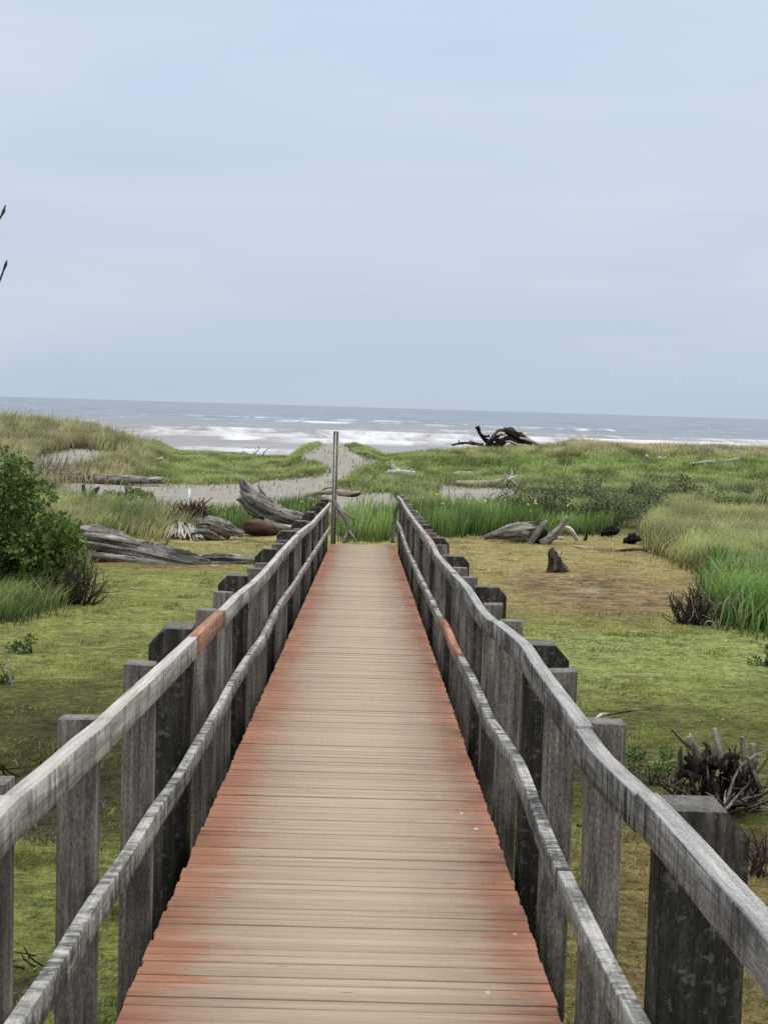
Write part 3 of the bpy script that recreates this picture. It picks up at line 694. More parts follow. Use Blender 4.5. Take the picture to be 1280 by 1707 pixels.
# 11 grey slab
b0 = on(764, 795); Y = b0[1]
tag(part('log', MAT['pale'], None, [(pp(Y, [(746, 793), (764, 790), (786, 788)], [-.2, 0, .2]), [S(Y, 3), S(Y, 4), S(Y, 2)], dict(n=10, flute=.2))]), 'small pale log half sunk in the meadow above the forked root log', 'log')
# 12 root fan log
b0 = on(815, 812); Y = b0[1]
t = thing('driftwood_log', b0, 'pale log with a spiky root fan above the sand strip right of the boardwalk', 'driftwood')
part('trunk', MAT['tan'], t, [(pp(Y, [(760, 805), (790, 806), (825, 805), (848, 798)], [-.3, 0, .1, .2]), [S(Y, 3.5), S(Y, 4.5), S(Y, 4.6), S(Y, 5)], dict(n=12, flute=.2))])
part('root', MAT['pale'], t, [(pp(Y, [(846, 801), (852, 793), (853, 783)]), [S(Y, 3), S(Y, 2.2), S(Y, .9)], dict(n=7)), (pp(Y, [(842, 801), (844, 793), (838, 787)]), [S(Y, 2.5), S(Y, 1.8), S(Y, .8)], dict(n=7)),
     (pp(Y, [(850, 800), (858, 806), (865, 814)]), [S(Y, 3), S(Y, 2.2), S(Y, 1.2)], dict(n=7)), (pp(Y - .2, [(848, 799), (856, 795), (862, 793)]), [S(Y, 2), S(Y, 1.6), S(Y, .8)], dict(n=7)), (pp(Y - .2, [(844, 802), (834, 812)]), [S(Y, 2.5), S(Y, 1.5)], dict(n=7))])
# 13 small white log above iris bed
b0 = on(846, 850); Y = b0[1]
t = thing('driftwood_log', b0, 'short white log with a black underside behind the yellow irises', 'driftwood')
part('trunk', MAT['pale'], t, [(pp(Y, [(824, 843), (842, 842), (860, 842)]), [S(Y, 3), S(Y, 3.6), S(Y, 2.4)], dict(n=9))])
part('underside', MAT['black'], t, [(pp(Y + .1, [(832, 848), (842, 850), (852, 847)]), [S(Y, 2.5), S(Y, 4), S(Y, 2.5)], dict(n=8))])
# 14 big right root log
b0 = on(890, 906); Y = b0[1]
t = thing('driftwood_log', b0, 'silver grey root log with raised antler like roots at the right edge of the irises', 'driftwood')
part('trunk', MAT['drift'], t, [(pp(Y, [(808, 896), (835, 890), (862, 887), (884, 888)], [.2, .1, 0, -.1]), [S(Y, 3), S(Y, 9), S(Y, 15), S(Y, 18)], dict(n=36, flute=.26, rough=.03, seg=40, ragged=.7))])
part('hollow', MAT['black'], t, [(pp(Y + .1, [(890, 903), (900, 893), (908, 882)]), [S(Y, 9), S(Y, 12), S(Y, 5)], dict(n=12, flute=.3, rough=.12))])
part('root', MAT['drift'], t, [(pp(Y - .3, [(880, 906), (893, 890), (904, 876), (911, 868)]), [S(Y, 7), S(Y, 6), S(Y, 4.5), S(Y, 3)], dict(n=10, flute=.2))])
part('root', MAT['drift'], t, [(pp(Y - .2, [(902, 908), (918, 896), (934, 880), (947, 862)]), [S(Y, 8), S(Y, 7), S(Y, 5.5), S(Y, 4)], dict(n=10, flute=.2))])
part('root', MAT['pale'], t, [(pp(Y + .1, [(922, 893), (940, 881), (952, 886), (962, 901)]), [S(Y, 4), S(Y, 4.5), S(Y, 4.5), S(Y, 3)], dict(n=10, flute=.15)), (pp(Y, [(925, 897), (938, 897)]), [S(Y, 3), S(Y, 3)], dict(n=7))])
# dark lumps
for (cx, cy, w_, h_, lab) in ((1017, 886, 14, 9, 'low black stump at the foot of the shrubs, left of the other black lump'), (1053, 898, 14, 9, 'chunky black stump on bare ground nearest the tall grass bank')):
    b0 = on(cx, cy + h_); Y = b0[1]
    tag(part('tree_stump', MAT['black'], None, [(pp(Y, [(cx - w_, cy + 4), (cx, cy), (cx + w_, cy + 1)]), [S(Y, h_ * .35), S(Y, h_ * .7), S(Y, h_ * .3)], dict(n=14, flute=.7, rough=.35, ragged=1.2)), (pp(Y, [(cx - 3, cy + 3), (cx + 1, cy - 3), (cx + 5, cy - h_ - 1)]), [S(Y, 5), S(Y, 4.5), S(Y, 1.5)], dict(n=8, rough=.25)), (pp(Y, [(cx + 4, cy + 4), (cx + 10, cy - 2), (cx + 13, cy - 6)]), [S(Y, 5), S(Y, 4), S(Y, 1.5)], dict(n=8, rough=.25))]), lab, 'stump')
b0 = on(978, 915); Y = b0[1]
tag(part('stick', MAT['pale'], None, [(pp(Y, [(955, 910), (975, 914), (1000, 917)]), [S(Y, 2), S(Y, 2.6), S(Y, 1.5)], dict(n=8)), (pp(Y, [(985, 914), (1000, 912)]), [S(Y, 1.4), S(Y, .8)], dict(n=6))]), 'white sticks on tan moss behind the upright stump', 'stick')
b0 = on(1052, 920); Y = b0[1]
tag(part('stick', MAT['brown'], None, [(pp(Y, [(1024, 920), (1050, 916), (1078, 917)]), [S(Y, 2), S(Y, 2.6), S(Y, 2.5)], dict(n=8)), (pp(Y, [(1072, 916), (1080, 914)]), [S(Y, 3.4), S(Y, 2.8)], dict(n=8))]), 'dark brown stick on tan ground in front of the tall grass bank', 'stick')
b0 = on(977, 902); Y = b0[1]
tag(part('stick', MAT['black'], None, [(pp(Y, [(974, 902), (977, 893), (978, 884)]), [S(Y, 3.4), S(Y, 2.4), S(Y, 1)], dict(n=7))]), 'tiny black upright snag beside the antler roots', 'stick')
# stump
b0 = on(926, 953); Y = b0[1]
t = thing('tree_stump', b0, 'dark upright weathered stump standing alone on the tan flat', 'stump')
part('trunk', MAT['brown'], t, [(pp(Y, [(927, 956), (925, 938), (922, 922), (923, 917)]), [S(Y, 13), S(Y, 9), S(Y, 8), S(Y, 5)], dict(n=20, flute=.5, rough=.16, ragged=1.0)), (pp(Y - .15, [(917, 930), (915, 918)]), [S(Y, 4.5), S(Y, 2)], dict(n=7))])
part('root', MAT['brown'], t, [(pp(Y, [(932, 946), (944, 952), (954, 957)]), [S(Y, 5), S(Y, 3.6), S(Y, 1.4)], dict(n=8)), (pp(Y - .1, [(922, 950), (908, 958), (880, 960)]), [S(Y, 5), S(Y, 3), S(Y, 1)], dict(n=8))])
part('knot', MAT['pale'], t, [(pp(Y - .2, [(931, 920), (932, 928)]), [S(Y, 3), S(Y, 2)], dict(n=7))])

def twig_bush(px, py, hpx, wpx, n, mats, name, label, cat, rad=(1.2, .5), seed=0, spread=.5, stubs=0):
    r_ = random.Random(seed); b0 = on(px, py); Y = b0[1]; t = thing(name, b0, label, cat)
    for mname, share, pname in mats:
        mb = MB()
        for k in range(int(n * share)):
            a = r_.uniform(-1, 1); x0 = px + a * wpx * .34 + r_.uniform(-3, 3); x1 = x0 + a * wpx * .14 + r_.gauss(0, wpx * .22); hh = hpx * (1 - .45 * a * a) * r_.uniform(.35, 1.05)
            dy = r_.uniform(-spread, spread)
            T_(mb, pp(Y, [(x0, py + 2), ((x0 + x1) / 2 + r_.gauss(0, wpx * .10), py - hh * r_.uniform(.35, .7)), (x1, py - hh)], [dy * .2, dy * .6, dy]), [S(Y, rad[0]), S(Y, rad[0] * .75), S(Y, rad[1])], n=5, seg=6)
            if r_.random() < .6:
                T_(mb, pp(Y, [((x0 + x1) / 2, py - hh * .55), (x1 + r_.gauss(0, wpx * .16), py - hh * r_.uniform(.6, .95))], [dy * .6, dy * 1.2]), [S(Y, rad[0] * .6), S(Y, rad[1] * .8)], n=4, seg=4)
        mb.build(pname, MAT[mname], t)
    return t, Y
twig_bush(1158, 1042, 74, 74, 70, [('brown', 1.0, 'twigs'), ('tan', .2, 'stems')], 'dead_shrub', 'spiky dark brown dead root clump at the edge of the lush grass', 'dead shrub', (1.5, .5), 3, .35)
b0 = on(1190, 1048); Y = b0[1]
tag(part('stick', MAT['pale'], None, [(pp(Y, [(1172, 1046), (1177, 1037), (1188, 1037), (1191, 1046)]), [S(Y, 1), S(Y, 1.2), S(Y, 1.2), S(Y, .8)], dict(n=7))]), 'small bleached arched stick beside the spiky brown dead clump', 'stick')
# root wad right near
b0 = on(1200, 1352); Y = b0[1]
t = thing('root_wad', b0, 'dark tangled root wad with grey broken branches behind the nearest right pile', 'driftwood')
part('trunk', MAT['black'], t, [(pp(Y, [(1150, 1285), (1175, 1275), (1200, 1270)], [0, .1, .1]), [S(Y, 10), S(Y, 15), S(Y, 7)], dict(n=14, flute=.5, rough=.28, ragged=.6)), (pp(Y, [(1205, 1352), (1216, 1310), (1222, 1270)]), [S(Y, 18), S(Y, 14), S(Y, 9)], dict(n=14, flute=.5, rough=.25, ragged=.8)),
     (pp(Y - .1, [(1180, 1345), (1178, 1310), (1170, 1280)]), [S(Y, 11), S(Y, 9), S(Y, 5)], dict(n=12, flute=.5, rough=.25, ragged=.8))])
part('branch', MAT['drift'], t, [(pp(Y, [(1206, 1285), (1197, 1245), (1190, 1214)]), [S(Y, 8), S(Y, 6), S(Y, 3.5)], dict(n=9)), (pp(Y, [(1168, 1275), (1155, 1245), (1147, 1228)]), [S(Y, 8), S(Y, 7), S(Y, 5)], dict(n=9))])
part('branch', MAT['brown'], t, [(pp(Y, [(1150, 1248), (1132, 1230), (1118, 1216)]), [S(Y, 3), S(Y, 2), S(Y, 1.4)], dict(n=6)), (pp(Y, [(1165, 1270), (1180, 1248), (1172, 1236)]), [S(Y, 6), S(Y, 5), S(Y, 3)], dict(n=8)), (pp(Y, [(1215, 1290), (1240, 1290), (1262, 1270)]), [S(Y, 9), S(Y, 6), S(Y, 3)], dict(n=9)),
     (pp(Y - .2, [(1140, 1300), (1120, 1310), (1104, 1306)]), [S(Y, 4), S(Y, 2.5), S(Y, 1.5)], dict(n=6)), (pp(Y - .3, [(1170, 1340), (1140, 1322), (1100, 1300)]), [S(Y, 3), S(Y, 2.5), S(Y, 1.2)], dict(n=6)), (pp(Y, [(1188, 1285), (1185, 1320), (1200, 1350)]), [S(Y, 5), S(Y, 4), S(Y, 3)], dict(n=7)),
     (pp(Y - .2, [(1150, 1290), (1162, 1325), (1190, 1356)]), [S(Y, 4), S(Y, 3), S(Y, 2.2)], dict(n=7))])
part('branch', MAT['drift'], t, [(pp(Y + .3, [(1244, 1330), (1240, 1270), (1236, 1228)]), [S(Y, 6), S(Y, 5), S(Y, 3.5)], dict(n=8)), (pp(Y + .3, [(1262, 1330), (1256, 1280), (1254, 1240)]), [S(Y, 5), S(Y, 5), S(Y, 4)], dict(n=8))])
mb = MB(); mb2 = MB(); r_ = random.Random(5)
for k in range(64):
    a = r_.uniform(1100, 1340); b2_ = r_.uniform(1235, 1355) if a > 1215 else r_.uniform(1285, 1360); w_ = r_.uniform(.8, 2.0); q_ = 1190 + (a - 1190) * r_.uniform(.1, .5)
    T_(mb if k % 3 else mb2, pp(Y - .1, [(q_, 1358 - r_.uniform(0, 25)), ((a + q_) / 2 + r_.gauss(0, 12), (b2_ + 1345) / 2 + r_.gauss(0, 12)), (a, b2_)], [r_.uniform(-.4, .3), 0, r_.uniform(-.4, .4)]), [S(Y, w_ * 1.5), S(Y, w_ * 1.2), S(Y, .6)], n=5, seg=7)
mb3 = MB()
for k in range(60):
    a = r_.uniform(1125, 1250); b2_ = r_.uniform(1240, 1330); q_ = a + r_.gauss(0, 16)
    T_(mb3, pp(Y, [(q_, b2_ + r_.uniform(25, 60)), ((a + q_) / 2 + r_.gauss(0, 3), b2_ + r_.uniform(5, 25)), (a, b2_)], [r_.uniform(-.3, .2), r_.uniform(-.2, .2), r_.uniform(-.4, .3)]), [S(Y, r_.uniform(2, 5)), S(Y, r_.uniform(1.2, 3.2)), S(Y, .6)], n=6, seg=5, flute=.3, rough=.25)
mb3.build('rootlets', MAT['brown'], t)
mb.build('twigs', MAT['brown'], t); mb2.build('dry_twigs', MAT['drift'], t)
part('root', MAT['black'], t, [(pp(Y - .15, [(1160, 1300), (1145, 1290), (1128, 1292)]), [S(Y, 9), S(Y, 7), S(Y, 3)], dict(n=9, rough=.15)), (pp(Y - .15, [(1200, 1280), (1214, 1262), (1232, 1262)]), [S(Y, 8), S(Y, 7), S(Y, 4)], dict(n=9, rough=.15)), (pp(Y - .1, [(1160, 1290), (1150, 1270), (1140, 1262)]), [S(Y, 8), S(Y, 6), S(Y, 3)], dict(n=9, rough=.15)), (pp(Y - .1, [(1224, 1300), (1240, 1312), (1256, 1302)]), [S(Y, 9), S(Y, 7), S(Y, 4)], dict(n=9, rough=.15))])
twig_bush(1268, 1460, 82, 90, 22, [('brown', 1, 'twigs')], 'dead_shrub', 'dark thin dead twigs beside the nearest right pile', 'dead shrub', (2.0, .8), 11, .25)
twig_bush(20, 1296, 58, 150, 9, [('black', 1, 'twigs')], 'dead_shrub', 'few thin black fallen twigs at the dark muddy dip on the left', 'dead shrub', (2.2, .9), 12, .4)
twig_bush(62, 1612, 42, 130, 6, [('brown', 1, 'twigs')], 'dead_shrub', 'dark twigs in moss seen below the nearest left handrail', 'dead shrub', (2.2, .8), 13, .3)
twig_bush(122, 1008, 96, 92, 90, [('brown', 1, 'twigs')], 'dead_shrub', 'brown dry dead brush at the foot of the green left bush', 'dead shrub', (1.2, .5), 14, .5)
twig_bush(74, 812, 58, 64, 60, [('drift', 1, 'twigs')], 'dead_shrub', 'bare grey twiggy shrub behind the green left bush', 'dead shrub', (1.1, .5), 15, .8)
twig_bush(318, 876, 46, 62, 150, [('redlog', 1, 'twigs')], 'dead_shrub', 'rusty brown dead bush behind the pale shredded stump', 'dead shrub', (1.6, .7), 16, .3)
twig_bush(820, 846, 34, 84, 16, [('brown', 1, 'stems')], 'dead_stalks', 'thin brown dead stalks standing before the sand strip', 'dead stalks', (1.1, .5), 17, .4)
twig_bush(930, 618 + 270, 22, 40, 12, [('brown', 1, 'stems')], 'dead_shrub', 'low brown stalks between antler roots and black stump', 'dead shrub', (1.0, .5), 18, .3)
twig_bush(428, 757, 15, 50, 4, [('drift', 1, 'twigs')], 'fallen_branch', 'thin grey branch poking above the left dune against the surf', 'branch', (1.0, .5), 21, .3)
# near sticks on moss
for pts, rr, mt, lab in (([(992, 1201), (1002, 1194), (1014, 1192)], (2.5, 3.5, 1.5), 'pale', 'short pale bent stick on green moss beyond the right handrail'),
                         ([(1012, 1193), (1045, 1188), (1085, 1183)], (1.4, 1.6, 1.0), 'brown', 'thin dark stick continuing from the pale bent one'),
                         ([(962, 1380), (978, 1378)], (3.5, 3), 'brown', 'small brown wood scrap between right posts'), ([(968, 1410), (984, 1406)], (2.5, 2), 'pale', 'white wood scrap between right posts'),
                         ([(22, 1146), (14, 1112), (9, 1084)], (2.2, 2.0, 1.4), 'tan', 'thin tan stick standing upright in moss at the left edge'),
                         ([(610 - 392, 1102 - 120), (232, 984)], (1.8, 1.4), 'pale', 'tiny white stick on moss below the long split log')):
    b0 = on(*pts[0]); Y = b0[1]
    if 'standing' in lab: w_ = pp(Y, pts)
    else: w_ = [on(a, b2, .012) for a, b2 in pts]
    tag(part('stick', MAT[mt], None, [(w_, [S(Y, v) for v in rr], dict(n=7))]), lab, 'stick')
# far right bits
b0 = on(1190, 776); Y = b0[1]
tag(part('driftwood_log', MAT['pale'], None, [(pp(Y, [(1148, 773), (1180, 770), (1210, 769), (1228, 766), (1232, 760)]), [S(Y, 1.5), S(Y, 2.6), S(Y, 3.4), S(Y, 4), S(Y, 2)], dict(n=10, flute=.15))]), 'long white driftwood log in the green meadow at far right', 'driftwood')
b0 = on(1104, 768); Y = b0[1]
tag(part('driftwood_root', MAT['pale'], None, [(pp(Y, [(1094, 768), (1098, 763), (1104, 765), (1110, 763)]), [S(Y, 2.5), S(Y, 2.5), S(Y, 2), S(Y, 1.8)], dict(n=8))]), 'small white knotted driftwood left of the long white meadow log', 'driftwood')
b0 = on(1078, 766); Y = b0[1]
tag(part('driftwood_root', MAT['pale'], None, [(pp(Y, [(1076, 758), (1080, 765)]), [S(Y, 2.5), S(Y, 3)], dict(n=8))]), 'tiny white wood knob, leftmost bit in the green meadow', 'driftwood')
b0 = on(1230, 832); Y = b0[1]
t = thing('driftwood_log', b0, 'flat tan log with a dark knobby end in grass at the right edge', 'driftwood')
part('trunk', MAT['tan'], t, [(pp(Y, [(1202, 828), (1225, 827), (1258, 828)]), [S(Y, 3), S(Y, 4), S(Y, 2)], dict(n=9))]); part('knob', MAT['brown'], t, [(pp(Y, [(1228, 823), (1242, 820), (1256, 824)]), [S(Y, 3), S(Y, 4), S(Y, 3)], dict(n=9, flute=.3))])
# branches round the pole
Y = 36.5
t = thing('driftwood_branch', on(560, 845), 'crooked tan driftwood branch across the foot of the tall pole', 'driftwood')
part('trunk', MAT['tan'], t, [(pp(Y, [(508, 828), (530, 822), (556, 820), (578, 824), (600, 820)]), [S(Y, 2), S(Y, 4), S(Y, 5), S(Y, 4.5), S(Y, 2)], dict(n=9, flute=.2)), (pp(Y, [(520, 826), (545, 833), (562, 842), (566, 870)]), [S(Y, 2), S(Y, 3), S(Y, 3), S(Y, 3)], dict(n=8))])
part('twig', MAT['brown'], t, [(pp(Y, [(565, 824), (590, 826), (602, 822)]), [S(Y, 3), S(Y, 3), S(Y, 1.4)], dict(n=7)), (pp(Y, [(530, 822), (545, 814), (566, 814)]), [S(Y, 1.5), S(Y, 1.2), S(Y, .8)], dict(n=6))])
Y = 34.1
tag(part('driftwood_branch', MAT['drift'], None, [(pp(Y, [(558, 834), (565, 850), (576, 866), (580, 885), (572, 905)]), [S(Y, 3), S(Y, 3.2), S(Y, 3.4), S(Y, 3), S(Y, 3)], dict(n=9)), (pp(Y, [(566, 848), (585, 862), (592, 865)]), [S(Y, 2.4), S(Y, 2), S(Y, 1.2)], dict(n=7)), (pp(Y, [(578, 880), (590, 897), (594, 905)]), [S(Y, 2.6), S(Y, 2), S(Y, 1.4)], dict(n=7))]), 'grey crooked branch leaning on the end of the left railing', 'driftwood')
tag(part('driftwood_branch', MAT['drift'], None, [(pp(34.0, [(666, 838), (660, 852), (656, 872), (655, 905)]), [S(Y, 3), S(Y, 3), S(Y, 2.6), S(Y, 2.6)], dict(n=8)), (pp(34.0, [(658, 862), (664, 880), (666, 905)]), [S(Y, 2), S(Y, 3), S(Y, 4)], dict(n=8))]), 'grey branch propped on the end of the right railing', 'driftwood')

# ------------------------------------------------------------------ pole and stake
Y = 34.4; a = P(560.5, 719, Y); zb = float(ground(a[0], Y)) - .2
pr = thing('signpost_pole', (a[0], Y, zb), 'tall thin grey channel pole at the far left end of the boardwalk', 'pole')
mb = MB(); hw = S(Y, 4.3); th = .012
for (x0, x1, y0, y1) in ((-hw, -hw + .018, -.02, .04), (hw - .018, hw, -.02, .04), (-hw + .018, hw - .018, .02, .035)):
    mb.add(*box(a[0] + x0, a[0] + x1, Y + y0, Y + y1, zb, a[2], 3, 2, .002))
for k in range(5): mb.add(*box(a[0] - hw + .018, a[0] + hw - .018, Y - .004, Y + .02, a[2] - .02 - k * .55, a[2] - k * .55, 3, 2, .002))
mb.build('channel', MAT['tan'], pr)
mb = MB(); mb.add(*box(a[0] - hw * .35, a[0] + hw * .1, Y - .022, Y - .002, zb, a[2] - .02, 5, 2, .002)); mb.build('strip', MAT['steel'], pr)
b0 = on(316, 852); a = P(316, 815, b0[1]); mb = MB(); hw = S(b0[1], 1.8)
mb.add(*box(a[0] - hw, a[0] + hw, b0[1], b0[1] + .05, b0[2] - .1, a[2], 1, 2, .004)); tag(mb.build('marker_stake', MAT['white']), 'thin white marker stake behind the rusty dead bush', 'stake')

# ------------------------------------------------------------------ leafless sapling at the left edge
Y = 6.2
tx = P(-75, 660, Y); zb = float(ground(tx[0], Y))
t = thing('sapling', (tx[0], Y, zb), 'bare sapling whose budded twig tips show at the left edge against sky', 'sapling')
part('trunk', MAT['brown'], t, [([(tx[0], Y, zb - .1), (tx[0] + .03, Y, 2.0), tuple(P(-80, 620, Y)), tuple(P(-70, 330, Y))], [.03, .024, .016, .006], dict(n=9, flute=.05))])
part('twig', MAT['brown'], t, [(pp(Y, [(-78, 520), (-40, 430), (-8, 376), (4, 358), (10, 342)]), [.008, .006, .005, .0042, .003], dict(n=7, flute=.03)), (pp(Y, [(2, 362), (7, 352), (8, 346)]), [.003, .008, .003], dict(n=7, flute=.03)),
     (pp(Y, [(-79, 640), (-40, 540), (-10, 490), (4, 458), (12, 434)]), [.008, .006, .005, .0042, .003], dict(n=7, flute=.03)), (pp(Y, [(6, 452), (10, 442), (12, 436)]), [.003, .0075, .003], dict(n=7, flute=.03)),
     (pp(Y, [(-78, 450), (-110, 360), (-120, 310)]), [.006, .005, .003], dict(n=7, flute=.03))])

# ------------------------------------------------------------------ grasses
VG = 2.0
def blades(name, pts, h, w, lean, root, tipc, mat, label, cat, parent=None, dead_k=.07):
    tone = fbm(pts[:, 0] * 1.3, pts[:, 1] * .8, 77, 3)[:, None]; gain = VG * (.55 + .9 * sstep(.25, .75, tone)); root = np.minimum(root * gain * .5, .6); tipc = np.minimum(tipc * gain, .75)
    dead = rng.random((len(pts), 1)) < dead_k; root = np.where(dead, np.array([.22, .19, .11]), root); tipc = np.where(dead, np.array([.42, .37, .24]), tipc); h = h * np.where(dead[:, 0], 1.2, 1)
    n = len(pts); az = rng.uniform(0, 2 * np.pi, n); la = rng.uniform(0, 2 * np.pi, n)
    la = np.where(rng.random(n) < .5, rng.normal(.6, .6, n), la)     # many lean with the sea wind
    d = np.stack([np.cos(az), np.sin(az), np.zeros(n)], -1) * (w / 2)[:, None]
    L = np.stack([np.cos(la), np.sin(la), np.zeros(n)], -1) * (h * lean)[:, None]
    up = np.zeros((n, 3)); up[:, 2] = h
    b = pts - np.array([0, 0, .02])
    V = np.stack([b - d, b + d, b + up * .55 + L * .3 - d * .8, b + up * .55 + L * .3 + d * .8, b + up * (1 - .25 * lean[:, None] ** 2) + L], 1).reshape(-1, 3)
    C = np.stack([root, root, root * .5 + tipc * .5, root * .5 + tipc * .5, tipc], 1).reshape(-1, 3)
    k = np.arange(n)[:, None] * 5
    li = (k + np.array([[0, 1, 3, 2, 2, 3, 4]])).reshape(-1); ls = (np.arange(n)[:, None] * 7 + np.array([[0, 4]])).reshape(-1)
    o = link_mesh(name, V, (li, ls), mat, parent, col=C)
    if label: tag(o, label, cat, kind='stuff')
    return o
def fan(n, ulim, yr, fn):
    y = np.sqrt(rng.uniform(yr[0] ** 2, yr[1] ** 2, n)); x = rng.uniform(-ulim, ulim, n) * y
    z = ground(x, y); px, py, qx, qy, far = zone_cols(x, y, z)
    sg = 220 / y; qx = qx + rng.normal(0, 1, n) * sg * 1.6; qy = qy + rng.normal(0, 1, n) * sg * .8
    k = fn(x, y, px, py, qx, qy)
    return np.stack([x, y, z], -1)[k], px[k], py[k]
def in_sand(qx, qy):
    r = np.zeros(len(qx), bool)
    for z in Z_SAND: r |= inpoly(qx, qy, z)
    return r & (np.random.default_rng(3).random(len(qx)) > .008)
def cmix(a, b, k): k = np.atleast_1d(np.asarray(k, float))[:, None]; return np.asarray(a) * (1 - k) + np.asarray(b) * k
def vary(c, s=.22): return c * rng.uniform(1 - s, 1 + s, (len(c), 1)) * rng.uniform(.93, 1.07, c.shape)
allz = lambda qx, qy, zs: np.any([inpoly(qx, qy, z) for z in zs], axis=0)

# left dune, crest and hump
p, px, py = fan(400000, .42, (55, 86), lambda x, y, px, py, qx, qy: (px < 620) & (qy < 838) & ~in_sand(qx, qy) & ~inpoly(qx, qy, Z_LEFTG) & (y < 85) & (fbm(x * .5, y * .5, 201) > .3))
k = sstep(250, 330, px + (py - 720) * .8) ; cl = fbm(p[:, 0] * .7, p[:, 1] * .7, 203)
root = cmix((.115, .105, .048), (.085, .105, .03), k); tipc = cmix((.245, .215, .115), (.185, .215, .07), k)
g = sstep(.5, .68, cl)[:, None]; tipc = tipc * (1 - .55 * g) + np.array([.11, .15, .045]) * .55 * g
hh = (.22 + .35 * (1 - k)) * rng.uniform(.6, 1.3, len(p)) * (.7 + .7 * cl) * (1 + (rng.random(len(p)) < .04) * .6 * (1 - .6 * k))
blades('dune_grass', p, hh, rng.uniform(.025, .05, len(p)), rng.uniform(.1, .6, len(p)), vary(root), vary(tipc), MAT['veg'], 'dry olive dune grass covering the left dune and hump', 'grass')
# right meadow and crest
p, px, py = fan(430000, .36, (46, 86), lambda x, y, px, py, qx, qy: (px > 585) & (qy < 856) & ~in_sand(qx, qy) & ~inpoly(qx, qy, Z_TALL) & ~allz(qx, qy, Z_IRIS) & (y < 85) & (fbm(x * .5, y * .5, 205) > .26))
qy = py + (fbm(p[:, 0] * .4, p[:, 1] * .4, 207) - .5) * 26 + (px - 950) * -.012
k = sstep(766, 752, qy) * sstep(640, 720, px); k2 = sstep(795, 822, qy); cl = fbm(p[:, 0] * .6, p[:, 1] * .6, 209)
root = cmix((.065, .105, .025), (.13, .115, .055), k); tipc = cmix((.155, .20, .055), (.265, .23, .125), k)
root = cmix(root, (.06, .075, .028), k2 * .8); tipc = cmix(tipc, (.14, .165, .06), k2 * .8); tipc = cmix(tipc, (.20, .205, .085), sstep(.55, .7, cl) * .6)
hh = (.24 + .2 * k + .15 * k2) * rng.uniform(.6, 1.3, len(p)) * (.65 + .7 * cl)
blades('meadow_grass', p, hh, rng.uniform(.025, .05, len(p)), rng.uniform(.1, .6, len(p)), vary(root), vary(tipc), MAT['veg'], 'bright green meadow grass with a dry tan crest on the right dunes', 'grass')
# left mid grass
p, px, py = fan(170000, .36, (28, 58), lambda x, y, px, py, qx, qy: (px < 460) & inpoly(qx, qy, Z_LEFTG))
cl = fbm(p[:, 0] * .9, p[:, 1] * .9, 211); k = sstep(.45, .62, cl)
blades('rank_grass', p, (.3 + .45 * cl) * rng.uniform(.6, 1.3, len(p)), rng.uniform(.015, .03, len(p)), rng.uniform(.15, .7, len(p)), vary(cmix((.075, .085, .03), (.055, .085, .022), k)), vary(cmix((.225, .205, .09), (.125, .18, .045), k)), MAT['veg'], 'mixed green and straw coloured grass behind the long split log', 'grass')
# right tall bank
p, px, py = fan(420000, .36, (22, 56), lambda x, y, px, py, qx, qy: (px > 900) & inpoly(qx, qy, Z_TALL) & ~((px > 1185) & (qy < 864)))
cl = fbm(p[:, 0] * .55, p[:, 1] * .55, 213); k = np.clip(sstep(925, 985, py) * sstep(1130, 1200, px) * (.55 + cl), 0, 1)
ek = sstep(.48, .66, cl) * .5
root = cmix((.085, .085, .03), (.04, .07, .016), k); tipc = cmix(cmix((.225, .225, .085), (.15, .19, .06), ek), (.085, .148, .03), k)
hh = (.42 + .3 * cl + .14 * k) * rng.uniform(.55, 1.25, len(p))
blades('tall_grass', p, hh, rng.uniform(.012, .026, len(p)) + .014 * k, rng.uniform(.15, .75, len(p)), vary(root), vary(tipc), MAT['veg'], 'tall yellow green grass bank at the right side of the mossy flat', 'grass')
# grass at the foot of the left bush
p, px, py = fan(160000, .36, (22, 34), lambda x, y, px, py, qx, qy: (px < 200) & inpoly(qx, qy, Z_BUSHG))
cl = fbm(p[:, 0] * .9, p[:, 1] * .9, 215)
blades('bank_grass', p, (.3 + .35 * cl) * rng.uniform(.6, 1.2, len(p)), rng.uniform(.010, .02, len(p)), rng.uniform(.2, .8, len(p)), vary(cmix((.05, .07, .02), (.05, .07, .02), cl)), vary(cmix((.10, .15, .035), (.15, .185, .06), sstep(.4, .65, cl))), MAT['veg'], 'green grass skirt at the foot of the left bush', 'grass')
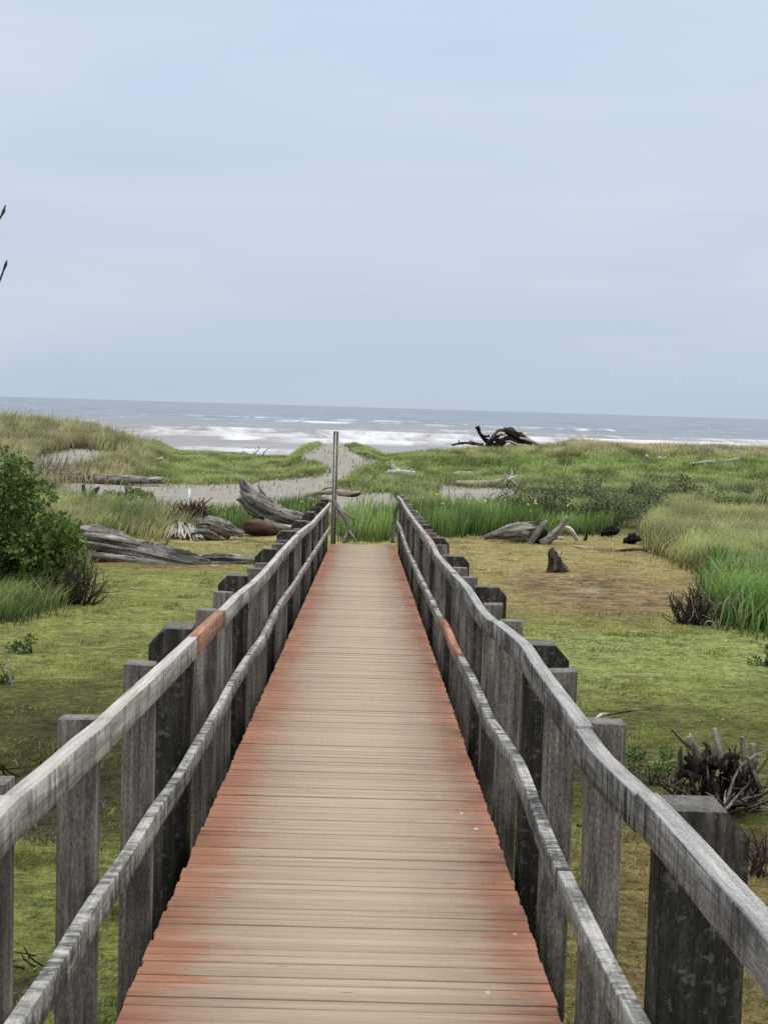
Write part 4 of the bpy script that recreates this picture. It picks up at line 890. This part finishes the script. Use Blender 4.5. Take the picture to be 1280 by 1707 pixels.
# iris beds
labs = ['dark green iris bed with yellow flowers right of the boardwalk end', 'dense green iris clump right behind the end of the boardwalk deck', 'iris clump with yellow flowers left of the upturned log', 'iris clump between upturned log and tall pole', 'green iris patch behind the antler roots']
ped = [(672, 905), (566, 664), (335, 425), (440, 545), (905, 1030)]
for zi, lab in zip(range(5), labs):
    xs = [a for a, _ in Z_IRIS[zi]]
    p, px, py = fan(150000, .2, (33, 58), lambda x, y, px, py, qx, qy: inpoly(px + (qx - px) * .4, py + (qy - py) * .4, Z_IRIS[zi]) & (y > 33.9))
    k = rng.random(len(p)) < .34; p, px, py = p[k], px[k], py[k]
    cl = fbm(p[:, 0] * 1.1, p[:, 1] * 1.1, 221)
    tipc = cmix((.075, .135, .03), (.155, .20, .06), sstep(.4, .7, cl) * .8 + .2 * rng.random(len(p)))
    hh = (.5 + .35 * cl) * rng.uniform(.6, 1.2, len(p)) * (1.1 if zi in (0, 1) else .8)
    ob = thing('iris_bed', (p[:, 0].mean(), p[:, 1].mean(), p[:, 2].mean()), lab, 'irises', 'iris beds at the marsh edge')
    o = blades('leaves', p, hh, rng.uniform(.022, .04, len(p)), rng.uniform(.05, .35, len(p)), vary(cmix((.025, .055, .012), (.035, .07, .016), cl)), vary(tipc), MAT['veg'], None, None, ob, dead_k=.015)
    o['kind'] = 'stuff'
    nf = {0: 15, 1: 1, 2: 6, 3: 4, 4: 6}[zi]
    idx = rng.choice(len(p), nf, replace=False); mb = MB()
    for i in idx:
        c = p[i] + np.array([0, 0, hh[i] * rng.uniform(.85, 1.15)])
        for q in range(3):
            aa = q * 2.1 + rng.uniform(0, 2); dv = np.array([math.cos(aa), math.sin(aa), 0]); sv = np.array([-dv[1], dv[0], 0]); L = .05
            mb.add([c, c + dv * L * .6 + sv * L * .4 + [0, 0, .02], c + dv * L - [0, 0, .03], c + dv * L * .6 - sv * L * .4 + [0, 0, .02]], [[0, 1, 2, 3]])
        mb.add([c + [-.02, 0, 0], c + [.02, 0, 0], c + [0, .0, .07]], [[0, 1, 2]])
    mb.build('flowers', MAT['flower'], ob)['kind'] = 'stuff'
# short tufts in the moss
p, px, py = fan(420000, .33, (6.5, 42), lambda x, y, px, py, qx, qy: (qy > 893) & ~inpoly(qx, qy, Z_TALL) & ((x < DX0 - .1) | (x > DX1 + .1) | (y < 0)) & (fbm(x * 1.4, y * 1.4, 231) + .35 * vnoise(x * .3, y * .3, 5) > .56) & ~inpoly(qx, qy, Z_BROWN))
cl = fbm(p[:, 0] * .8, p[:, 1] * .8, 233)
tan_k = ((px > 640) * sstep(1060, 990, py) + (px < 640) * sstep(955, 915, py) * .8) + inpoly(px, py, Z_RNEAR) * .6
tipc = cmix(cmix((.10, .125, .03), (.185, .18, .05), sstep(.35, .6, cl)), (.235, .19, .085), np.clip(tan_k, 0, 1))
blades('marsh_tufts', p, rng.uniform(.02, .065, len(p)) * (.6 + .8 * cl) * (1 + 1.4 * sstep(.62, .72, fbm(p[:, 0] * 2.3, p[:, 1] * 2.3, 239))), rng.uniform(.006, .014, len(p)), rng.uniform(.3, 1.1, len(p)), vary(tipc * .6), vary(tipc), MAT['veg'], 'short tufts of moss and turf scattered over the flat marsh', 'moss', dead_k=.03)

p, px, py = fan(900, .32, (7, 40), lambda x, y, px, py, qx, qy: (qy > 896) & ~inpoly(qx, qy, Z_TALL) & ((x < DX0 - .2) | (x > DX1 + .2)))
mb = MB()
for q in p[:130]:
    L = rng.uniform(.01, .035); a = rng.uniform(0, 3.14); d1 = np.array([math.cos(a), math.sin(a), 0]) * L; d2 = np.array([-math.sin(a), math.cos(a), 0]) * L * .35; u = np.array([0, 0, rng.uniform(.01, .025)])
    mb.add([q - d1 + u, q - d2 + u * .6, q + d1 + u * 1.3, q + d2 + u * .7, q + u * 1.9], [[0, 1, 4], [1, 2, 4], [2, 3, 4], [3, 0, 4]])
tag(mb.build('wood_litter', MAT['tan']), 'tiny tan wood chips strewn over the moss', 'litter', kind='stuff')
# ------------------------------------------------------------------ leafy shrubs
def leaf_cloud(clumps, n, size, cols, seed):
    r_ = np.random.default_rng(seed); C = np.array([c[:3] for c in clumps]); R = np.array([c[3] for c in clumps]); w = R ** 2 / np.sum(R ** 2)
    k = r_.choice(len(clumps), n, p=w); d = r_.normal(0, 1, (n, 3)); d /= np.linalg.norm(d, axis=1)[:, None]
    rad = R[k] * (r_.uniform(.25, 1, n) ** .45) * r_.uniform(.9, 1.12, n)
    p = C[k] + d * rad[:, None] * np.array([1, 1, .9])
    ax = d + r_.normal(0, .7, (n, 3)); ax /= np.linalg.norm(ax, axis=1)[:, None]
    sv = np.cross(ax, r_.normal(0, 1, (n, 3))); sv /= np.linalg.norm(sv, axis=1)[:, None] + 1e-9
    L = size * r_.uniform(.4, 1.45, n)[:, None]
    fold = np.cross(ax, sv) * L * .12
    V = np.stack([p, p + ax * L * .5 + sv * L * .28 + fold, p + ax * L, p + ax * L * .5 - sv * L * .28 + fold], 1).reshape(-1, 3)
    t = r_.random(n); tone = r_.random(len(clumps))[k]
    col = np.asarray(cols[0]) * (1 - tone[:, None]) + np.asarray(cols[1]) * tone[:, None]; col = col * r_.uniform(.7, 1.3, (n, 1))
    li = np.arange(n * 4); return V, (li, np.arange(0, n * 4, 4)), np.repeat(col, 4, axis=0)
def shrub(px, py, hpx, wpx, n, size, cols, label, seed, name='shrub', group=None, nc=16, depth=1.0, cr=(.11, .20)):
    r_ = random.Random(seed); b0 = on(px, py); Y = b0[1]; t = thing(name, b0, label, 'shrub', group); clumps = []; mb = MB()
    for k in range(nc):
        a = r_.uniform(-1, 1); top = (1 - .55 * a * a); hz = r_.uniform(.12, 1) * top
        rad = S(Y, hpx) * r_.uniform(*cr) * (1.15 - .4 * hz)
        c = P(px + a * wpx * .5 * (1 - .35 * max(0, hz - .4)), py - hz * hpx + S(1, 0), Y + r_.uniform(-.5, .5) * depth * S(Y, wpx) * .7)
        c[2] -= rad * .6; c[2] = max(c[2], b0[2] + rad * .5)
        clumps.append((*c, rad))
        T_(mb, [b0 + np.array([r_.uniform(-.1, .1), r_.uniform(-.1, .1), -.05]), (b0 + c) / 2 + np.array([0, 0, .08]), c], [S(Y, 2.2) * .6, S(Y, 1.4) * .6, S(Y, .7) * .6], n=5, seg=6)
    mb.build('stem', MAT['brown'], t)
    V, Fc, C = leaf_cloud(clumps, n, size, cols, seed)
    link_mesh('foliage', V, Fc, MAT['leaf'], t, col=C)
    return t
shrub(0, 990, 238, 232, 25000, .092, ((.04, .085, .017), (.17, .235, .055)), 'large bushy green shrub at the left edge of the mossy flat', 31, nc=150, cr=(.045, .17))
cols_d = ((.045, .06, .028), (.115, .135, .062)); G_ = 'shrubs behind the iris beds'; K_ = dict(group=G_, nc=12, cr=(.26, .42))
shrub(900, 872, 78, 90, 3400, .085, cols_d, 'dark leafy shrub right above the antler root log', 32, **K_)
shrub(1010, 876, 74, 100, 3400, .085, cols_d, 'dark shrub directly behind the black stumps', 33, **K_)
shrub(960, 842, 56, 120, 3000, .09, ((.09, .115, .05), (.16, .185, .085)), 'olive shrub at the back edge of the bright meadow, middle of the row', 34, **K_)
shrub(1078, 866, 68, 100, 3200, .085, ((.08, .12, .045), (.15, .19, .07)), 'green shrub at the left end of the tall grass bank', 35, **K_)
shrub(1150, 846, 54, 120, 3000, .09, cols_d, 'low dark shrub behind the tall grass bank, nearest the flat tan log', 36, **K_)
shrub(1055, 838, 36, 110, 2400, .09, ((.085, .11, .05), (.15, .17, .085)), 'grey green shrub in front of the bright meadow, between olive and low dark shrubs', 43, **K_)
shrub(885, 832, 36, 70, 1800, .09, ((.10, .115, .055), (.165, .175, .085)), 'small olive shrub beside the sand strip', 37, **K_)
shrub(210, 834, 34, 90, 1600, .08, ((.08, .125, .035), (.16, .21, .065)), 'low green shrub below the long straight log on the left', 38)
shrub(45, 1088, 40, 58, 260, .05, ((.045, .09, .022), (.09, .16, .045)), 'small dark green weed growing alone in the left moss', 39, name='weed', nc=7)
shrub(4, 1140, 34, 30, 160, .05, ((.045, .09, .022), (.09, .15, .045)), 'dark green weed at the left edge beside the upright tan stick', 40, name='weed', nc=5)
shrub(1098, 1310, 95, 110, 900, .035, ((.045, .09, .02), (.09, .16, .04)), 'low dark green weed left of the root wad', 41, name='weed', nc=9)
shrub(1275, 1110, 60, 40, 700, .045, ((.045, .09, .02), (.09, .15, .04)), 'low dark green clump at the right edge below the tall grass', 42, name='weed', nc=7)

# ------------------------------------------------------------------ sky and light
wd = bpy.data.worlds.new("World"); sc.world = wd; wd.use_nodes = True
nt = wd.node_tree; bg = nt.nodes["Background"]; bg.inputs["Strength"].default_value = .1
SUN_EL, SUN_AZ = math.radians(66), math.radians(38)      # azimuth clockwise from +Y
sky = N(nt, "ShaderNodeTexSky", sky_type='NISHITA'); sky.sun_disc = False; sky.sun_elevation = SUN_EL; sky.sun_rotation = SUN_AZ; sky.air_density = 1.0; sky.dust_density = 1.5
tc = N(nt, "ShaderNodeTexCoord"); d = tc.outputs["Generated"]
sep = N(nt, "ShaderNodeSeparateXYZ"); nt.links.new(d, sep.inputs[0]); z = sep.outputs[2]
cl = noise(nt, scaled(nt, d, (1.6, 1.6, 7.5)), 1.6, 4, .5, .3)
cl2 = noise(nt, scaled(nt, d, (2.2, 2.2, 22)), 1.0, 3, .5)
ccol = ramp(nt, cl, [(.36, (5.35, 6.2, 7.75)), (.64, (6.55, 7.15, 8.35))])
ccol = mixc(nt, .5, ccol, ramp(nt, cl2, [(.32, (5.45, 6.4, 7.9)), (.68, (6.45, 7.1, 8.35))]))
zen = N(nt, "ShaderNodeMapRange"); nt.links.new(z, zen.inputs[0]); zen.inputs[1].default_value = .0; zen.inputs[2].default_value = .22; zen.inputs[3].default_value = .93; zen.inputs[4].default_value = 1.07
zen2 = N(nt, "ShaderNodeMapRange"); nt.links.new(z, zen2.inputs[0]); zen2.inputs[1].default_value = .28; zen2.inputs[2].default_value = 1; zen2.inputs[3].default_value = 0; zen2.inputs[4].default_value = 2.3
zz = math_(nt, 'ADD', zen.outputs[0], zen2.outputs[0])
comb = N(nt, "ShaderNodeCombineColor")
for i in range(3): nt.links.new(zz, comb.inputs[i])
warm = mixc(nt, zen2.outputs[0], comb.outputs[0], (3.3, 3.05, 2.65))
ccol = mixc(nt, 1.0, ccol, warm, 'MULTIPLY')
low = ramp(nt, z, [(.0, (.94, .985, .99)), (.09, (1, 1, 1))]); ccol = mixc(nt, 1.0, ccol, low, 'MULTIPLY')
fin = mixc(nt, .95, sky.outputs[0], ccol)
nt.links.new(fin, bg.inputs["Color"])
sl = bpy.data.lights.new("sun", 'SUN'); sl.energy = 1.4; sl.angle = math.radians(24); sl.color = (1, .95, .88)
so = bpy.data.objects.new("sun", sl); COL.objects.link(so)
dirv = Vector((math.sin(SUN_AZ) * math.cos(SUN_EL), math.cos(SUN_AZ) * math.cos(SUN_EL), math.sin(SUN_EL)))
so.rotation_euler = dirv.to_track_quat('Z', 'Y').to_euler(); so.location = (0, 0, 30)

vs = sc.view_settings; sc.display_settings.display_device = 'sRGB'
vs.view_transform = 'Standard'; vs.look = 'None'; vs.exposure = 0; vs.gamma = 1
sc.cycles.use_denoising = False
sc.cycles.max_bounces = 5; sc.cycles.diffuse_bounces = 3; sc.cycles.glossy_bounces = 2; sc.cycles.transmission_bounces = 3
